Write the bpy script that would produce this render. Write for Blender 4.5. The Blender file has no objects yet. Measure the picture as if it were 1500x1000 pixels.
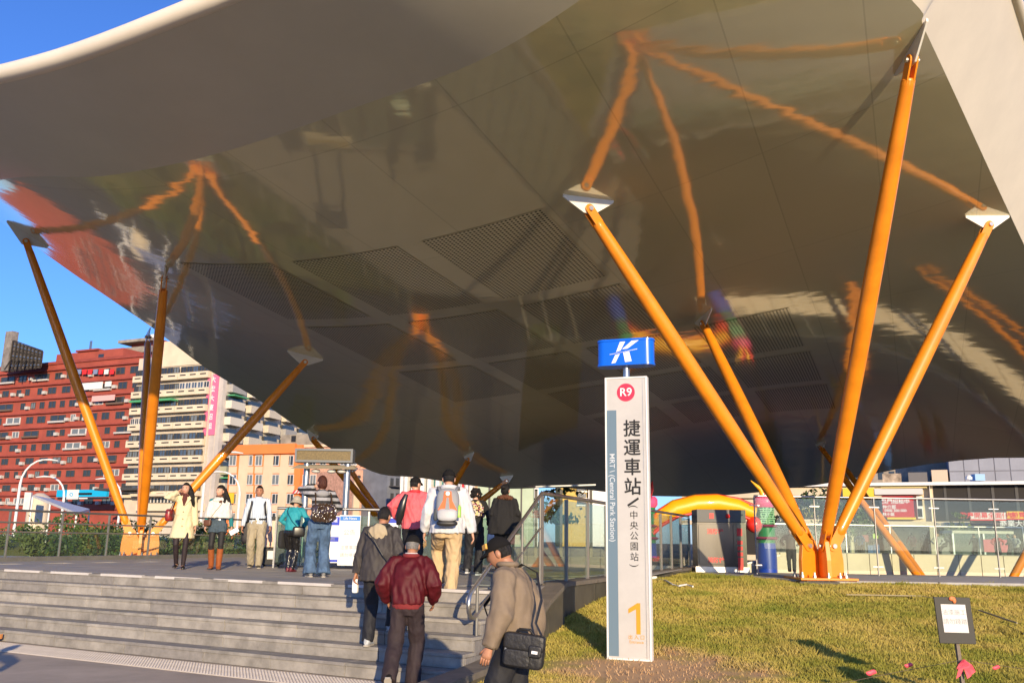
import bpy, bmesh, math, random
import numpy as np
from mathutils import Vector as V, Matrix, noise
random.seed(7); np.random.seed(7)
SC = bpy.context.scene; COL = SC.collection
R_ = math.radians
# ------------------------------------------------------------------ camera, sky, sun, exposure
FPX, HOR, ROLL, EYE = 1305.0, 791.0, 0.015, 1.60
PITCH = math.atan((HOR - 500) / FPX)
_F = V((0, math.cos(PITCH), math.sin(PITCH))); _R0 = V((1, 0, 0)); _U0 = _R0.cross(_F)
_R = _R0 * math.cos(ROLL) + _U0 * math.sin(ROLL); _U = _U0 * math.cos(ROLL) - _R0 * math.sin(ROLL)
EYEP = V((0, 0, EYE))
cam_data = bpy.data.cameras.new('camera'); cam = bpy.data.objects.new('camera', cam_data); COL.objects.link(cam)
cam_data.sensor_width = 36.0; cam_data.lens = FPX / 1500 * 36.0; cam_data.clip_end = 5000; cam_data.clip_start = 0.1
cam.matrix_world = Matrix(((_R.x, _U.x, -_F.x, 0), (_R.y, _U.y, -_F.y, 0), (_R.z, _U.z, -_F.z, EYE), (0, 0, 0, 1)))
SC.camera = cam
SUN_EL = R_(13.5); SUN_TO = V((0.23, -0.973, 0)).normalized() * math.cos(SUN_EL) + V((0, 0, math.sin(SUN_EL)))
w = bpy.data.worlds.new("World"); SC.world = w; w.use_nodes = True
nt = w.node_tree; bg = nt.nodes['Background']
sky = nt.nodes.new('ShaderNodeTexSky'); sky.sky_type = 'NISHITA'; sky.sun_disc = False
sky.sun_elevation = SUN_EL; sky.sun_rotation = math.pi - math.atan2(0.23, 0.973)
sky.air_density = 1.0; sky.dust_density = 0.35; sky.ozone_density = 6.0
tint = nt.nodes.new('ShaderNodeMix'); tint.data_type = 'RGBA'; tint.blend_type = 'MULTIPLY'; tint.inputs['Factor'].default_value = 1; tint.inputs['B'].default_value = (.95, 1.02, 1.36, 1)
nt.links.new(sky.outputs[0], tint.inputs['A']); nt.links.new(tint.outputs['Result'], bg.inputs[0]); bg.inputs[1].default_value = 0.15
sd = bpy.data.lights.new('sun', 'SUN'); sd.energy = 5.0; sd.angle = R_(0.5); sd.color = (1.0, 0.79, 0.50)
sun = bpy.data.objects.new('sun', sd); COL.objects.link(sun); sun.rotation_euler = (-SUN_TO).to_track_quat('-Z', 'Y').to_euler()
SC.view_settings.view_transform = 'Standard'; SC.view_settings.look = 'None'
SC.view_settings.exposure = 0.30; SC.view_settings.gamma = 1.0; SC.view_settings.use_curve_mapping = False
SC.cycles.max_bounces = 8; SC.cycles.transparent_max_bounces = 24; SC.cycles.caustics_reflective = False; SC.cycles.caustics_refractive = False

def ray(px, py):
    return (_F * FPX + _R * (px - 750) - _U * (py - 500)).normalized()
def atz(px, py, z):
    r = ray(px, py); return EYEP + r * ((z - EYE) / r.z)
def aty(px, py, y):
    r = ray(px, py); return EYEP + r * (y / r.y)

# ------------------------------------------------------------------ object helpers
WM = {}
def thing(name, label, cat, loc=(0, 0, 0), rz=0.0, group=None):
    o = bpy.data.objects.new(name, None); COL.objects.link(o); o.empty_display_size = 0.2
    o.location = loc; o.rotation_euler = (0, 0, rz); o['label'] = label; o['category'] = cat
    if group: o['group'] = group
    WM[o.name] = Matrix.Translation(V(loc)) @ Matrix.Rotation(rz, 4, 'Z')
    return o
class MB:
    def __init__(s): s.v = []; s.f = []; s.uv = None
    def add(s, vs, fs):
        n = len(s.v); s.v += [tuple(p) for p in vs]; s.f += [tuple(i + n for i in f) for f in fs]; return s
    def box(s, a, b):
        (x0, y0, z0), (x1, y1, z1) = a, b
        return s.add([(x0,y0,z0),(x1,y0,z0),(x1,y1,z0),(x0,y1,z0),(x0,y0,z1),(x1,y0,z1),(x1,y1,z1),(x0,y1,z1)],
                     [(3,2,1,0),(4,5,6,7),(0,1,5,4),(1,2,6,5),(2,3,7,6),(3,0,4,7)])
    def obox(s, c, ax, ay, az, h):
        c = V(c); X = V(ax) * h[0]; Y = V(ay) * h[1]; Z = V(az) * h[2]
        return s.add([c-X-Y-Z, c+X-Y-Z, c+X+Y-Z, c-X+Y-Z, c-X-Y+Z, c+X-Y+Z, c+X+Y+Z, c-X+Y+Z],
                     [(3,2,1,0),(4,5,6,7),(0,1,5,4),(1,2,6,5),(2,3,7,6),(3,0,4,7)])
    def bar(s, a, b, wd, ht):
        a = V(a); b = V(b); d = (b - a); L = d.length; d.normalize()
        up = V((0, 0, 1)) if abs(d.z) < .95 else V((0, 1, 0)); x = d.cross(up).normalized(); u = x.cross(d)
        return s.obox((a + b) / 2, d, x, u, (L / 2, wd / 2, ht / 2))
    def rings(s, rs, cap0=True, cap1=True, closed=True):
        n0 = len(s.v); k = len(rs[0])
        for r in rs: s.v += [tuple(p) for p in r]
        for i in range(len(rs) - 1):
            for j in range(k if closed else k - 1):
                a = n0 + i * k + j; b = n0 + i * k + (j + 1) % k
                s.f.append((a, b, b + k, a + k))
        if cap0: s.f.append(tuple(n0 + j for j in range(k))[::-1])
        if cap1: s.f.append(tuple(n0 + (len(rs) - 1) * k + j for j in range(k)))
        return s
    def tube(s, pts, r, n=10, cap=True, flat=1.0, up=None):
        pts = [V(p) for p in pts]
        if not hasattr(r, '__len__'): r = [r] * len(pts)
        rs = []; px = None
        for i, p in enumerate(pts):
            t = (pts[min(i + 1, len(pts) - 1)] - pts[max(i - 1, 0)]).normalized()
            if px is None:
                u = V(up) if up else (V((0, 0, 1)) if abs(t.z) < .9 else V((0, 1, 0)))
                x = t.cross(u).normalized()
            else:
                x = (px - t * px.dot(t)).normalized()
            px = x; y = t.cross(x)
            rs.append([p + (x * math.cos(q) + y * math.sin(q) * flat) * r[i] for q in [2 * math.pi * j / n for j in range(n)]])
        return s.rings(rs, cap, cap)
    def prism(s, poly, ex):
        ex = V(ex); n = len(poly); p0 = [V(p) for p in poly]; n0 = len(s.v)
        s.v += [tuple(p) for p in p0] + [tuple(p + ex) for p in p0]
        s.f.append(tuple(n0 + i for i in range(n))[::-1]); s.f.append(tuple(n0 + n + i for i in range(n)))
        for i in range(n):
            j = (i + 1) % n; s.f.append((n0 + i, n0 + j, n0 + n + j, n0 + n + i))
        return s
    def ball(s, c, r, nu=14, nv=9, fn=None):
        c = V(c); r = r if hasattr(r, '__len__') else (r, r, r); rs = []
        for i in range(nv + 1):
            t = math.pi * (0.02 + 0.96 * i / nv) - math.pi / 2
            ring = []
            for j in range(nu):
                a = 2 * math.pi * j / nu
                p = V((math.cos(t) * math.cos(a), math.cos(t) * math.sin(a), math.sin(t)))
                if fn: p = fn(p)
                ring.append(c + V((p.x * r[0], p.y * r[1], p.z * r[2])))
            rs.append(ring)
        return s.rings(rs)
    def mesh(s, name, smooth=False):
        me = bpy.data.meshes.new(name); me.from_pydata(s.v, [], s.f); me.update()
        if smooth: me.polygons.foreach_set('use_smooth', [True] * len(me.polygons))
        return me
def fixn(me):
    bm = bmesh.new(); bm.from_mesh(me); bmesh.ops.recalc_face_normals(bm, faces=bm.faces[:]); bm.to_mesh(me); bm.free()
def bevel_me(me, wd, seg=2, ang=0.6):
    bm = bmesh.new(); bm.from_mesh(me); bmesh.ops.recalc_face_normals(bm, faces=bm.faces[:])
    es = [e for e in bm.edges if len(e.link_faces) == 2 and e.calc_face_angle(0) > ang]
    bmesh.ops.bevel(bm, geom=es, offset=wd, segments=seg, affect='EDGES', profile=0.5)
    bm.to_mesh(me); bm.free()
def smooth_angle(me, deg=40):
    me.polygons.foreach_set('use_smooth', [True] * len(me.polygons))
    bm = bmesh.new(); bm.from_mesh(me)
    for e in bm.edges: e.smooth = not (len(e.link_faces) != 2 or e.calc_face_angle(0) > R_(deg))
    bm.to_mesh(me); bm.free()
def obj(name, mb, m, parent=None, smooth=False, world=True, bevel=0, label=None):
    if isinstance(mb, MB):
        me = mb.mesh(name, False); fixn(me)
    else: me = mb
    if bevel: bevel_me(me, bevel)
    if smooth: smooth_angle(me, smooth if smooth is not True and smooth > 1 else 45)
    o = bpy.data.objects.new(name, me); COL.objects.link(o)
    if m: me.materials.clear(); me.materials.append(m)
    if parent is not None:
        o.parent = parent; W = WM[parent.name]; WM[o.name] = W
        if world: me.transform(W.inverted())
    else: WM[o.name] = Matrix.Identity(4)
    if label: o['label'] = label
    return o
def inst(name, me, parent, loc, rz=0.0, scale=None):
    o = bpy.data.objects.new(name, me); COL.objects.link(o); o.parent = parent; o.location = loc; o.rotation_euler = (0, 0, rz)
    if scale: o.scale = scale
    WM[o.name] = WM[parent.name] @ Matrix.Translation(V(loc)) @ Matrix.Rotation(rz, 4, 'Z')
    return o
def tag(o, label, cat, group=None, kind=None):
    if label: o['label'] = label
    if cat: o['category'] = cat
    if group: o['group'] = group
    if kind: o['kind'] = kind
    return o
def struct(name, mb, m, smooth=False, bevel=0):
    o = obj(name, mb, m, None, smooth, bevel=bevel); o['kind'] = 'structure'; return o
def single(name, label, cat, mb, m, group=None, smooth=False, bevel=0):
    """a thing that is one mesh: origin at its base"""
    me = mb.mesh(name) if isinstance(mb, MB) else mb
    co = np.array([v.co for v in me.vertices]); c = V(((co[:,0].min()+co[:,0].max())/2, (co[:,1].min()+co[:,1].max())/2, co[:,2].min()))
    if isinstance(mb, MB): fixn(me)
    me.transform(Matrix.Translation(-c)); o = obj(name, me, m, None, smooth, bevel=bevel); o.location = c; WM[o.name] = Matrix.Translation(c)
    return tag(o, label, cat, group)

# ------------------------------------------------------------------ materials
MATS = {}
def M(name, col, rough=.6, metal=0.0, nz=0.0, nscale=4.0, bump=0.0, bscale=40.0, coat=0.0, spec=.5, col2=None, stretch=None, emit=None):
    if name in MATS: return MATS[name]
    m = bpy.data.materials.new(name); m.use_nodes = True; t = m.node_tree; b = t.nodes['Principled BSDF']
    b.inputs['Base Color'].default_value = (*col, 1); b.inputs['Roughness'].default_value = rough
    b.inputs['Metallic'].default_value = metal; b.inputs['Specular IOR Level'].default_value = spec
    if coat: b.inputs['Coat Weight'].default_value = coat; b.inputs['Coat Roughness'].default_value = .05
    tc = t.nodes.new('ShaderNodeTexCoord'); vec = tc.outputs['Object']
    if stretch:
        mp = t.nodes.new('ShaderNodeMapping'); mp.inputs['Scale'].default_value = stretch; t.links.new(vec, mp.inputs[0]); vec = mp.outputs[0]
    if nz or col2:
        n = t.nodes.new('ShaderNodeTexNoise'); n.inputs['Scale'].default_value = nscale; n.inputs['Detail'].default_value = 6; n.inputs['Roughness'].default_value = .65
        t.links.new(vec, n.inputs['Vector'])
        r = t.nodes.new('ShaderNodeValToRGB'); r.color_ramp.elements[0].position = .32; r.color_ramp.elements[1].position = .68
        c2 = col2 if col2 else tuple(c * (1 - nz) for c in col); c1 = col if col2 else tuple(min(1, c * (1 + nz * .6)) for c in col)
        r.color_ramp.elements[0].color = (*c2, 1); r.color_ramp.elements[1].color = (*c1, 1)
        t.links.new(n.outputs['Fac'], r.inputs['Fac']); t.links.new(r.outputs[0], b.inputs['Base Color'])
    if bump:
        n2 = t.nodes.new('ShaderNodeTexNoise'); n2.inputs['Scale'].default_value = bscale; n2.inputs['Detail'].default_value = 5
        t.links.new(vec, n2.inputs['Vector']); bp = t.nodes.new('ShaderNodeBump'); bp.inputs['Strength'].default_value = bump; bp.inputs['Distance'].default_value = .02
        t.links.new(n2.outputs['Fac'], bp.inputs['Height']); t.links.new(bp.outputs[0], b.inputs['Normal'])
    if emit: b.inputs['Emission Color'].default_value = (*col, 1); b.inputs['Emission Strength'].default_value = emit
    MATS[name] = m; return m
def glass_mat(name, tint, rough=0.0, opac=0.0, ior=1.5):
    if name in MATS: return MATS[name]
    m = bpy.data.materials.new(name); m.use_nodes = True; t = m.node_tree; t.nodes.remove(t.nodes['Principled BSDF']); out = t.nodes['Material Output']
    tr = t.nodes.new('ShaderNodeBsdfTransparent'); tr.inputs[0].default_value = (*tint, 1)
    gl = t.nodes.new('ShaderNodeBsdfGlossy'); gl.inputs['Roughness'].default_value = rough
    fr = t.nodes.new('ShaderNodeFresnel'); gm = t.nodes.new('ShaderNodeNewGeometry'); im = t.nodes.new('ShaderNodeMapRange'); im.inputs['To Min'].default_value = ior; im.inputs['To Max'].default_value = 1 / ior
    t.links.new(gm.outputs['Backfacing'], im.inputs['Value']); t.links.new(im.outputs[0], fr.inputs[0])      # same reflectance on both faces of a thin pane
    mx = t.nodes.new('ShaderNodeMixShader'); t.links.new(fr.outputs[0], mx.inputs[0]); t.links.new(tr.outputs[0], mx.inputs[1]); t.links.new(gl.outputs[0], mx.inputs[2])
    last = mx
    if opac:
        df = t.nodes.new('ShaderNodeBsdfDiffuse'); df.inputs[0].default_value = (.45, .5, .47, 1)
        m2 = t.nodes.new('ShaderNodeMixShader'); m2.inputs[0].default_value = opac; t.links.new(mx.outputs[0], m2.inputs[1]); t.links.new(df.outputs[0], m2.inputs[2]); last = m2
    t.links.new(last.outputs[0], out.inputs[0]); MATS[name] = m; return m
ORANGE = M('orange_paint', (.86, .27, .012), .40, nz=.16, nscale=1.6, coat=.3)
STEEL = M('brushed_steel', (.50, .49, .47), .32, .9, nz=.15, nscale=6)
DARKSTEEL = M('grey_rail_paint', (.22, .21, .19), .45, .3, nz=.15)
STONE = M('grey_granite', (.31, .285, .25), .75, nz=.38, nscale=3.2, bump=.25, bscale=120)
STONE2 = M('light_grey_granite', (.36, .33, .29), .75, nz=.34, nscale=3.2, bump=.25, bscale=120)
STONE3 = M('darker_grey_granite', (.255, .235, .215), .75, nz=.22, nscale=9, bump=.15, bscale=120)
DARKSTONE = M('dark_wall_stone', (.09, .08, .06), .5, nz=.3, nscale=3, bump=.1, bscale=60)
CONCRETE = M('pale_concrete', (.42, .405, .38), .85, nz=.18, nscale=5, bump=.2, bscale=80)
BLACK = M('black_rubber', (.02, .02, .02), .5)
WHITE = M('white_paint', (.80, .78, .74), .45, nz=.05)
GLASS = glass_mat('clear_glass', (.86, .93, .89), opac=.018)  # the slight opacity paints in pale greenish reflections on the panes
TGLASS = glass_mat('greenish_glass', (.62, .75, .70), opac=.12)
UA = V((.883, -.469, 0)); VA = V((.469, .883, 0))       # along the stair edge, and up the stairs
PLAT = .96

# ------------------------------------------------------------------ canopy soffit: a shallow belly, z as a cubic of the plan position
CC = (7.84388, 0.57201, -0.57657, 0.93949, -0.49957, 0.13034, -0.48027, -0.25778, 0.50763, -0.22451)
def cz(x, y):
    u = x / 10; v = (y - 25.) / 10
    return CC[0]+CC[1]*u+CC[2]*v+CC[3]*u*u+CC[4]*u*v+CC[5]*v*v+CC[6]*u**3+CC[7]*u*u*v+CC[8]*u*v*v+CC[9]*v**3
def hitc(px, py):
    r = ray(px, py); t = 6.0
    while t < 150:
        p = EYEP + r * t
        if p.z > cz(p.x, p.y): break
        t += .25
    a, b = t - .25, t
    for _ in range(20):
        m = (a + b) / 2; p = EYEP + r * m
        if p.z > cz(p.x, p.y): b = m
        else: a = m
    return EYEP + r * a
ROLLUP = 0.0
def at_y(px, py, y): q = aty(px, py, y); return (q.x, q.y)
front = [(3.0,10.15),(2.1,11.0),(.95,11.94),(-.61,12.87),(-2.93,13.79),(-5.66,15.16),(-8.12,16.46),(-11.04,18.18)] + [at_y(-75, 262, 24.0)]
left = [at_y(*q) for q in ((-50, 290, 26.3), (0, 325, 29.2), (36, 349, 29.3), (67, 371, 29.7), (105, 399, 30.4), (160, 437, 31.4), (218, 476, 32.8), (252, 502, 34.0), (302, 539, 35.8), (370, 580, 37.6), (445, 632, 40.6))] + [(-6.85,44.57),(-4.4,45.63)]
back = [(-.5,48.2),(3.16,50.1),(8.5,54.5),(13.56,57.2),(17.5,57.0),(20.44,53.5),(23.4,40.6),(27.5,38.6)]
right = [(25.0,33.5),(20.6,29.2)] + [tuple(hitc(*q)[:2]) for q in ((1543,450),(1500,358),(1473,300),(1443,235),(1395,130),(1353,40),(1335,0))]
ctrl = front + left + back + right
def ring_pts(ctrl, corner=(0, 8), sub=6):
    out = []; n = len(ctrl)
    for i in range(n):
        p1 = V(ctrl[i]); p2 = V(ctrl[(i + 1) % n]); p0 = V(ctrl[i - 1]) if i not in corner else p1 * 2 - p2
        p3 = V(ctrl[(i + 2) % n]) if (i + 1) % n not in corner else p2 * 2 - p1
        for k in range(sub):
            t = k / sub
            out.append(.5*((2*p1)+(p2-p0)*t+(2*p0-5*p1+4*p2-p3)*t*t+(3*p1-p0-3*p2+p3)*t**3))
    return out
ring = ring_pts(ctrl); NR = len(ring); cen = V((1.5, 30))
def wroll(i):
    k = i / 6 - len(front); n = len(left) - 2
    return max(0, min(1, k + 1.0, (n - k) * .5 + .5))
_rg = np.array([(p.x, p.y) for p in ring]); _rw = np.array([wroll(i) for i in range(NR)])
def csurf(x, y):
    """soffit height: the belly"""
    return cz(x, y)
def hits(px, py):
    r = ray(px, py); t = 8.0
    while t < 90 and (EYEP + r * t).z < csurf((EYEP + r * t).x, (EYEP + r * t).y): t += .04
    return EYEP + r * (t - .02)
NI = 44
mb = MB(); rs = []
for j in range(NI + 1):
    f = max(1 - (1 - j / NI) ** 1.7, .012); rr_ = []
    for i, p in enumerate(ring):
        q = cen + (p - cen) * f; rr_.append((q.x, q.y, csurf(q.x, q.y)))
    rs.append(rr_)
mb.rings(rs, True, False)
def soffit_material():
    m = bpy.data.materials.new('champagne_gloss_soffit'); m.use_nodes = True; t = m.node_tree; b = t.nodes['Principled BSDF']
    b.inputs['Base Color'].default_value = (.78, .71, .46, 1); b.inputs['Metallic'].default_value = .2
    b.inputs['Roughness'].default_value = .07; b.inputs['Specular IOR Level'].default_value = .8
    tc = t.nodes.new('ShaderNodeTexCoord')
    n = t.nodes.new('ShaderNodeTexNoise'); n.inputs['Scale'].default_value = .55; n.inputs['Detail'].default_value = 2.5
    t.links.new(tc.outputs['Object'], n.inputs['Vector'])
    n2 = t.nodes.new('ShaderNodeTexNoise'); n2.inputs['Scale'].default_value = 2.2; n2.inputs['Detail'].default_value = 2
    mp = t.nodes.new('ShaderNodeMapping'); mp.inputs['Rotation'].default_value = (0, 0, R_(22)); mp.inputs['Scale'].default_value = (.35, 1.3, 1)
    t.links.new(tc.outputs['Object'], mp.inputs[0]); t.links.new(mp.outputs[0], n2.inputs['Vector'])
    ad = t.nodes.new('ShaderNodeMath'); ad.operation = 'MULTIPLY_ADD'; ad.inputs[1].default_value = .16
    t.links.new(n2.outputs['Fac'], ad.inputs[0]); t.links.new(n.outputs['Fac'], ad.inputs[2])
    bp = t.nodes.new('ShaderNodeBump'); bp.inputs['Strength'].default_value = .30; bp.inputs['Distance'].default_value = .05
    t.links.new(ad.outputs[0], bp.inputs['Height']); t.links.new(bp.outputs[0], b.inputs['Normal'])
    # panel-to-panel tone and roughness, dusty
    br = t.nodes.new('ShaderNodeTexBrick'); br.offset = 0; br.inputs['Scale'].default_value = .42; br.inputs['Mortar Size'].default_value = .006
    br.inputs['Color1'].default_value = (.77,.70,.455,1); br.inputs['Color2'].default_value = (.73,.66,.43,1); br.inputs['Mortar'].default_value = (.62,.56,.37,1)
    br.inputs['Brick Width'].default_value = .9; br.inputs['Row Height'].default_value = 2.2
    mp2 = t.nodes.new('ShaderNodeMapping'); mp2.inputs['Rotation'].default_value = (0, 0, R_(24)); t.links.new(tc.outputs['Object'], mp2.inputs[0]); t.links.new(mp2.outputs[0], br.inputs['Vector'])
    t.links.new(br.outputs[0], b.inputs['Base Color'])
    return m
SOFFIT = soffit_material()
BANDM = M('satin_canopy_panel', (.60, .56, .46), .33, .0, nz=.05, nscale=.6)
CREAM = M('cream_canopy_paint', (.78, .70, .58), .4, nz=.05, nscale=1.2)
canopy = thing('canopy', 'huge curved station canopy with a glossy brown mirrored underside and cream rim', 'canopy', (1.5, 30, 0))
so_ = obj('soffit', mb, SOFFIT, canopy, smooth=True)
# rim offsets (outward, up) round the edge
def rim_off(i):
    k = i / 6.0; nf, nl, nb = len(front), len(left), len(back)
    tb = [(-1.5, 1.15, 1.8), (-.5, 1.2, 1.75), (0, 2.4, 1.0), (1, 3.2, .5), (2, 3.0, .45), (4, 3.0, .2), (6, 3.0, .42), (7, 3.0, .3), (8, 2.4, .4), (8.9, 1.0, 1.3), (9.5, .5, 1.7), (nf+nl, .4, 1.6),
          (nf+nl+nb, .5, 1.7), (nf+nl+nb+2, 1.2, 1.9), (nf+nl+nb+8, 1.15, 1.8)]
    kk = k if k <= nf + nl + nb + 7.5 else k - len(ctrl)
    for a, b in zip(tb[:-1], tb[1:]):
        if a[0] <= kk <= b[0]:
            t = (kk - a[0]) / (b[0] - a[0]); return a[1] + (b[1] - a[1]) * t, a[2] + (b[2] - a[2]) * t
    return tb[-1][1:]
rim = []
for i, p in enumerate(ring):
    d = (ring[(i + 1) % NR] - ring[i - 1]); nrm = V((d.y, -d.x)); nrm.normalize()
    if nrm.dot(p - cen) < 0: nrm = -nrm
    o, u = rim_off(i); q = p + nrm * o; rim.append(V((q.x, q.y, cz(*p) + ROLLUP * wroll(i) + u)))
edge = [V((p.x, p.y, cz(*p) + ROLLUP * wroll(i))) for i, p in enumerate(ring)]
def band(name, i0, i1, m):
    idx = [i % NR for i in range(i0, i1 + 1)]; b = MB()
    rr = []
    for t in (0, .25, .5, .75, 1):
        rr.append([edge[i].lerp(rim[i], t) for i in idx])
    b.rings(rr, False, False, closed=False); return obj(name, b, m, canopy, smooth=True)
iF = 8 * 6
band('front_fascia', 0, iF, BANDM); band('side_fascia', iF, NR, CREAM)
# tubular nosing round the rim, then the roof above
tb = MB(); pts = [p + V((0, 0, .10)) for p in rim]; tb.tube(pts + [pts[0]], .145, 12, cap=False); obj('edge_tube', tb, CREAM, canopy, smooth=True)
rb = MB(); rr = []
for f, hz in ((1.0, .14), (.9, .75), (.6, 1.7), (.25, 2.2), (.02, 2.3)):
    rr.append([((cen.x + (p.x - cen.x) * f), (cen.y + (p.y - cen.y) * f), p.z * f + (cz(*cen) + 1.2) * (1 - f) + hz) for p in rim])
rb.rings(rr, False, True); obj('roof_skin', rb, CREAM, canopy, smooth=True)
# perforated panels let into the soffit
def perf_material():
    m = bpy.data.materials.new('perforated_panel_metal'); m.use_nodes = True; t = m.node_tree; b = t.nodes['Principled BSDF']
    b.inputs['Metallic'].default_value = .45; b.inputs['Roughness'].default_value = .2
    tc = t.nodes.new('ShaderNodeUVMap'); mp = t.nodes.new('ShaderNodeVectorMath'); mp.operation = 'FRACTION'; t.links.new(tc.outputs[0], mp.inputs[0])
    sb = t.nodes.new('ShaderNodeVectorMath'); sb.operation = 'SUBTRACT'; sb.inputs[1].default_value = (.5, .5, 0); t.links.new(mp.outputs[0], sb.inputs[0])
    ln = t.nodes.new('ShaderNodeVectorMath'); ln.operation = 'LENGTH'; t.links.new(sb.outputs[0], ln.inputs[0])
    gt = t.nodes.new('ShaderNodeMath'); gt.operation = 'GREATER_THAN'; gt.inputs[1].default_value = .27; t.links.new(ln.outputs['Value'], gt.inputs[0])
    mx = t.nodes.new('ShaderNodeMix'); mx.data_type = 'RGBA'; t.links.new(gt.outputs[0], mx.inputs['Factor'])
    mx.inputs['A'].default_value = (.02, .019, .015, 1); mx.inputs['B'].default_value = (.73, .66, .43, 1); t.links.new(mx.outputs['Result'], b.inputs['Base Color'])
    mr = t.nodes.new('ShaderNodeMath'); mr.operation = 'MULTIPLY'; mr.inputs[1].default_value = .2; t.links.new(gt.outputs[0], mr.inputs[0]); t.links.new(mr.outputs[0], b.inputs['Metallic'])
    ms = t.nodes.new('ShaderNodeMath'); ms.operation = 'MULTIPLY_ADD'; ms.inputs[1].default_value = -.82; ms.inputs[2].default_value = .9; t.links.new(gt.outputs[0], ms.inputs[0]); t.links.new(ms.outputs[0], b.inputs['Roughness'])
    sp = t.nodes.new('ShaderNodeMath'); sp.operation = 'MULTIPLY'; sp.inputs[1].default_value = .95; t.links.new(gt.outputs[0], sp.inputs[0]); t.links.new(sp.outputs[0], b.inputs['Specular IOR Level'])
    return m
PERF = perf_material(); GW = V((.915, -.403)); GV = V((.403, .915)); G0 = V((-2.07, 19.02))
for row in range(5):
    for colm in (-2, -1, 0, 1):
        if (colm == -2 and row > 2) or (colm == 1 and row < 2): continue
        o0 = G0 + GW * (3.55 * colm + .12 * row) + GV * 5.3 * row
        b = MB(); nu, nv = 6, 9; uvs = []
        for j in range(nv + 1):
            for i in range(nu + 1):
                p = o0 + GW * (2.92 * i / nu) + GV * (4.5 * j / nv); b.v.append((p.x, p.y, csurf(p.x, p.y) - .012)); uvs.append((2.92 * i / nu / .1, 4.5 * j / nv / .1))
        for j in range(nv):
            for i in range(nu): a = j * (nu + 1) + i; b.f.append((a, a + 1, a + nu + 2, a + nu + 1))
        o = obj('perforated_panel', b, PERF, canopy, smooth=True)
        uvl = o.data.uv_layers.new(name='UVMap')
        for lp in o.data.loops: uvl.data[lp.index].uv = uvs[lp.vertex_index]
# ------------------------------------------------------------------ orange strut clusters that carry the canopy
def pipe_prof(A, B, r_end, r_mid, n=9):
    return [A.lerp(B, i / n) for i in range(n + 1)], [r_end + (r_mid - r_end) * math.sin(math.pi * i / n) ** .8 for i in range(n + 1)]
BOLT = M('zinc_bolt', (.45, .45, .44), .4, .9); PIN = M('pale_pin', (.6, .58, .54), .35, .7)
def cluster(base, tops, label, rs=1.0):
    t = thing('strut_cluster', label, 'support struts', base, 0, 'orange strut clusters under the canopy')
    B = V(base)
    pl = MB().box((B.x-.62, B.y-.62, B.z), (B.x+.62, B.y+.62, B.z+.05)); obj('base_plate', pl, ORANGE, t, bevel=.01)
    gs = .55 if base[1] > 35 else 1.0
    for ti, T in enumerate(tops):
        up_ = .01
        hv = V((T.x - B.x, T.y - B.y, 0)); hv.normalize(); sd_ = V((-hv.y, hv.x, 0))
        P = B + hv * .34 + V((0, 0, .72)); tipT = T - V((0, 0, .26)); d = (tipT - P).normalized(); q = d.cross(sd_).normalized()
        fin = MB().prism([B + hv*a + V((0,0,z)) - sd_*.05 for a, z in ((.0,.05),(.56,.05),(.56,.42),(.50,.82),(.36,.9),(.2,.84),(.05,.55))], sd_ * .1)
        obj('gusset', fin, ORANGE, t, bevel=.008)
        st = obj('strut', MB().tube(*pipe_prof(P + d * .42, tipT - d * .34, .125 * rs, .172 * rs), n=20), ORANGE, t, smooth=True)
        for e, sg in ((P, 1), (tipT, -1)):
            for s in (-1, 1):
                pr = []
                c0 = e + sd_ * (.062 * s) - sd_ * .016; L = .44 if sg > 0 else .38; wd = .12 if sg > 0 else .105
                for k in range(9):
                    a = math.pi * k / 8; pr.append(c0 + q * (wd * math.cos(a)) - d * (sg * wd * math.sin(a)))
                pr += [c0 - q * wd + d * (sg * L), c0 + q * wd + d * (sg * L)]
                obj('clevis_cheek', MB().prism(pr, sd_ * .032), ORANGE, st, bevel=.004)
            obj('collar', MB().tube([e + d * sg * .30, e + d * sg * .36, e + d * sg * .45], [.085, .125 * rs, .128 * rs], 18), ORANGE, st, smooth=True)
        for e in (P, tipT):
            obj('pin', MB().tube([e - sd_ * .125, e + sd_ * .125], .05, 12), PIN, st, smooth=True)
        g = MB(); top = T
        zl = lambda k: csurf(top.x + hv.x * k, top.y + hv.y * k)
        poly = [V((top.x + hv.x*k, top.y + hv.y*k, zl(k) + up_)) for k in (-.62 * gs, .62 * gs)] + [V((top.x + hv.x*.62*gs, top.y + hv.y*.62*gs, zl(.62*gs) - .05)), tipT + hv*.12 - V((0,0,.09)), tipT - hv*.12 - V((0,0,.09)), V((top.x - hv.x*.62*gs, top.y - hv.y*.62*gs, zl(-.62*gs) - .05))]
        g.prism([p - sd_ * .018 for p in poly], sd_ * .036); obj('gusset_plate', g, WHITE, canopy)
    for k in range(12):
        a = 2 * math.pi * k / 12; c = B + V((math.cos(a) * .55, math.sin(a) * .55, .05))
        obj('anchor_bolt', MB().rings([[c + V((math.cos(w) * r, math.sin(w) * r, z)) for w in [1.0472 * i for i in range(6)]] for r, z in ((.04, 0), (.04, .05), (.022, .05), (.022, .11))]), BOLT, t)
    return t
def H(*l): return [hitc(*p) for p in l]
bR = V((6.88, 20.31, .86)); cluster(bR, H((862,290),(1030,462),(1334,70),(1446,316)), 'bright orange strut cluster rising from the concrete pad behind the lawn, nearest of all')
single('plinth', 'square concrete plinth under the left strut cluster beyond the railing', 'plinth', MB().box((-12.5, 27.8, -.05), (-10.7, 29.6, .918)), CONCRETE, bevel=.02)
bL = V((-11.58, 28.73, .92)); cluster(bL, [hits(*q) for q in ((40,343),(218,484),(242,396),(447,520))], 'orange strut cluster behind the grey railing in front of the red building', .9)
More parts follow.
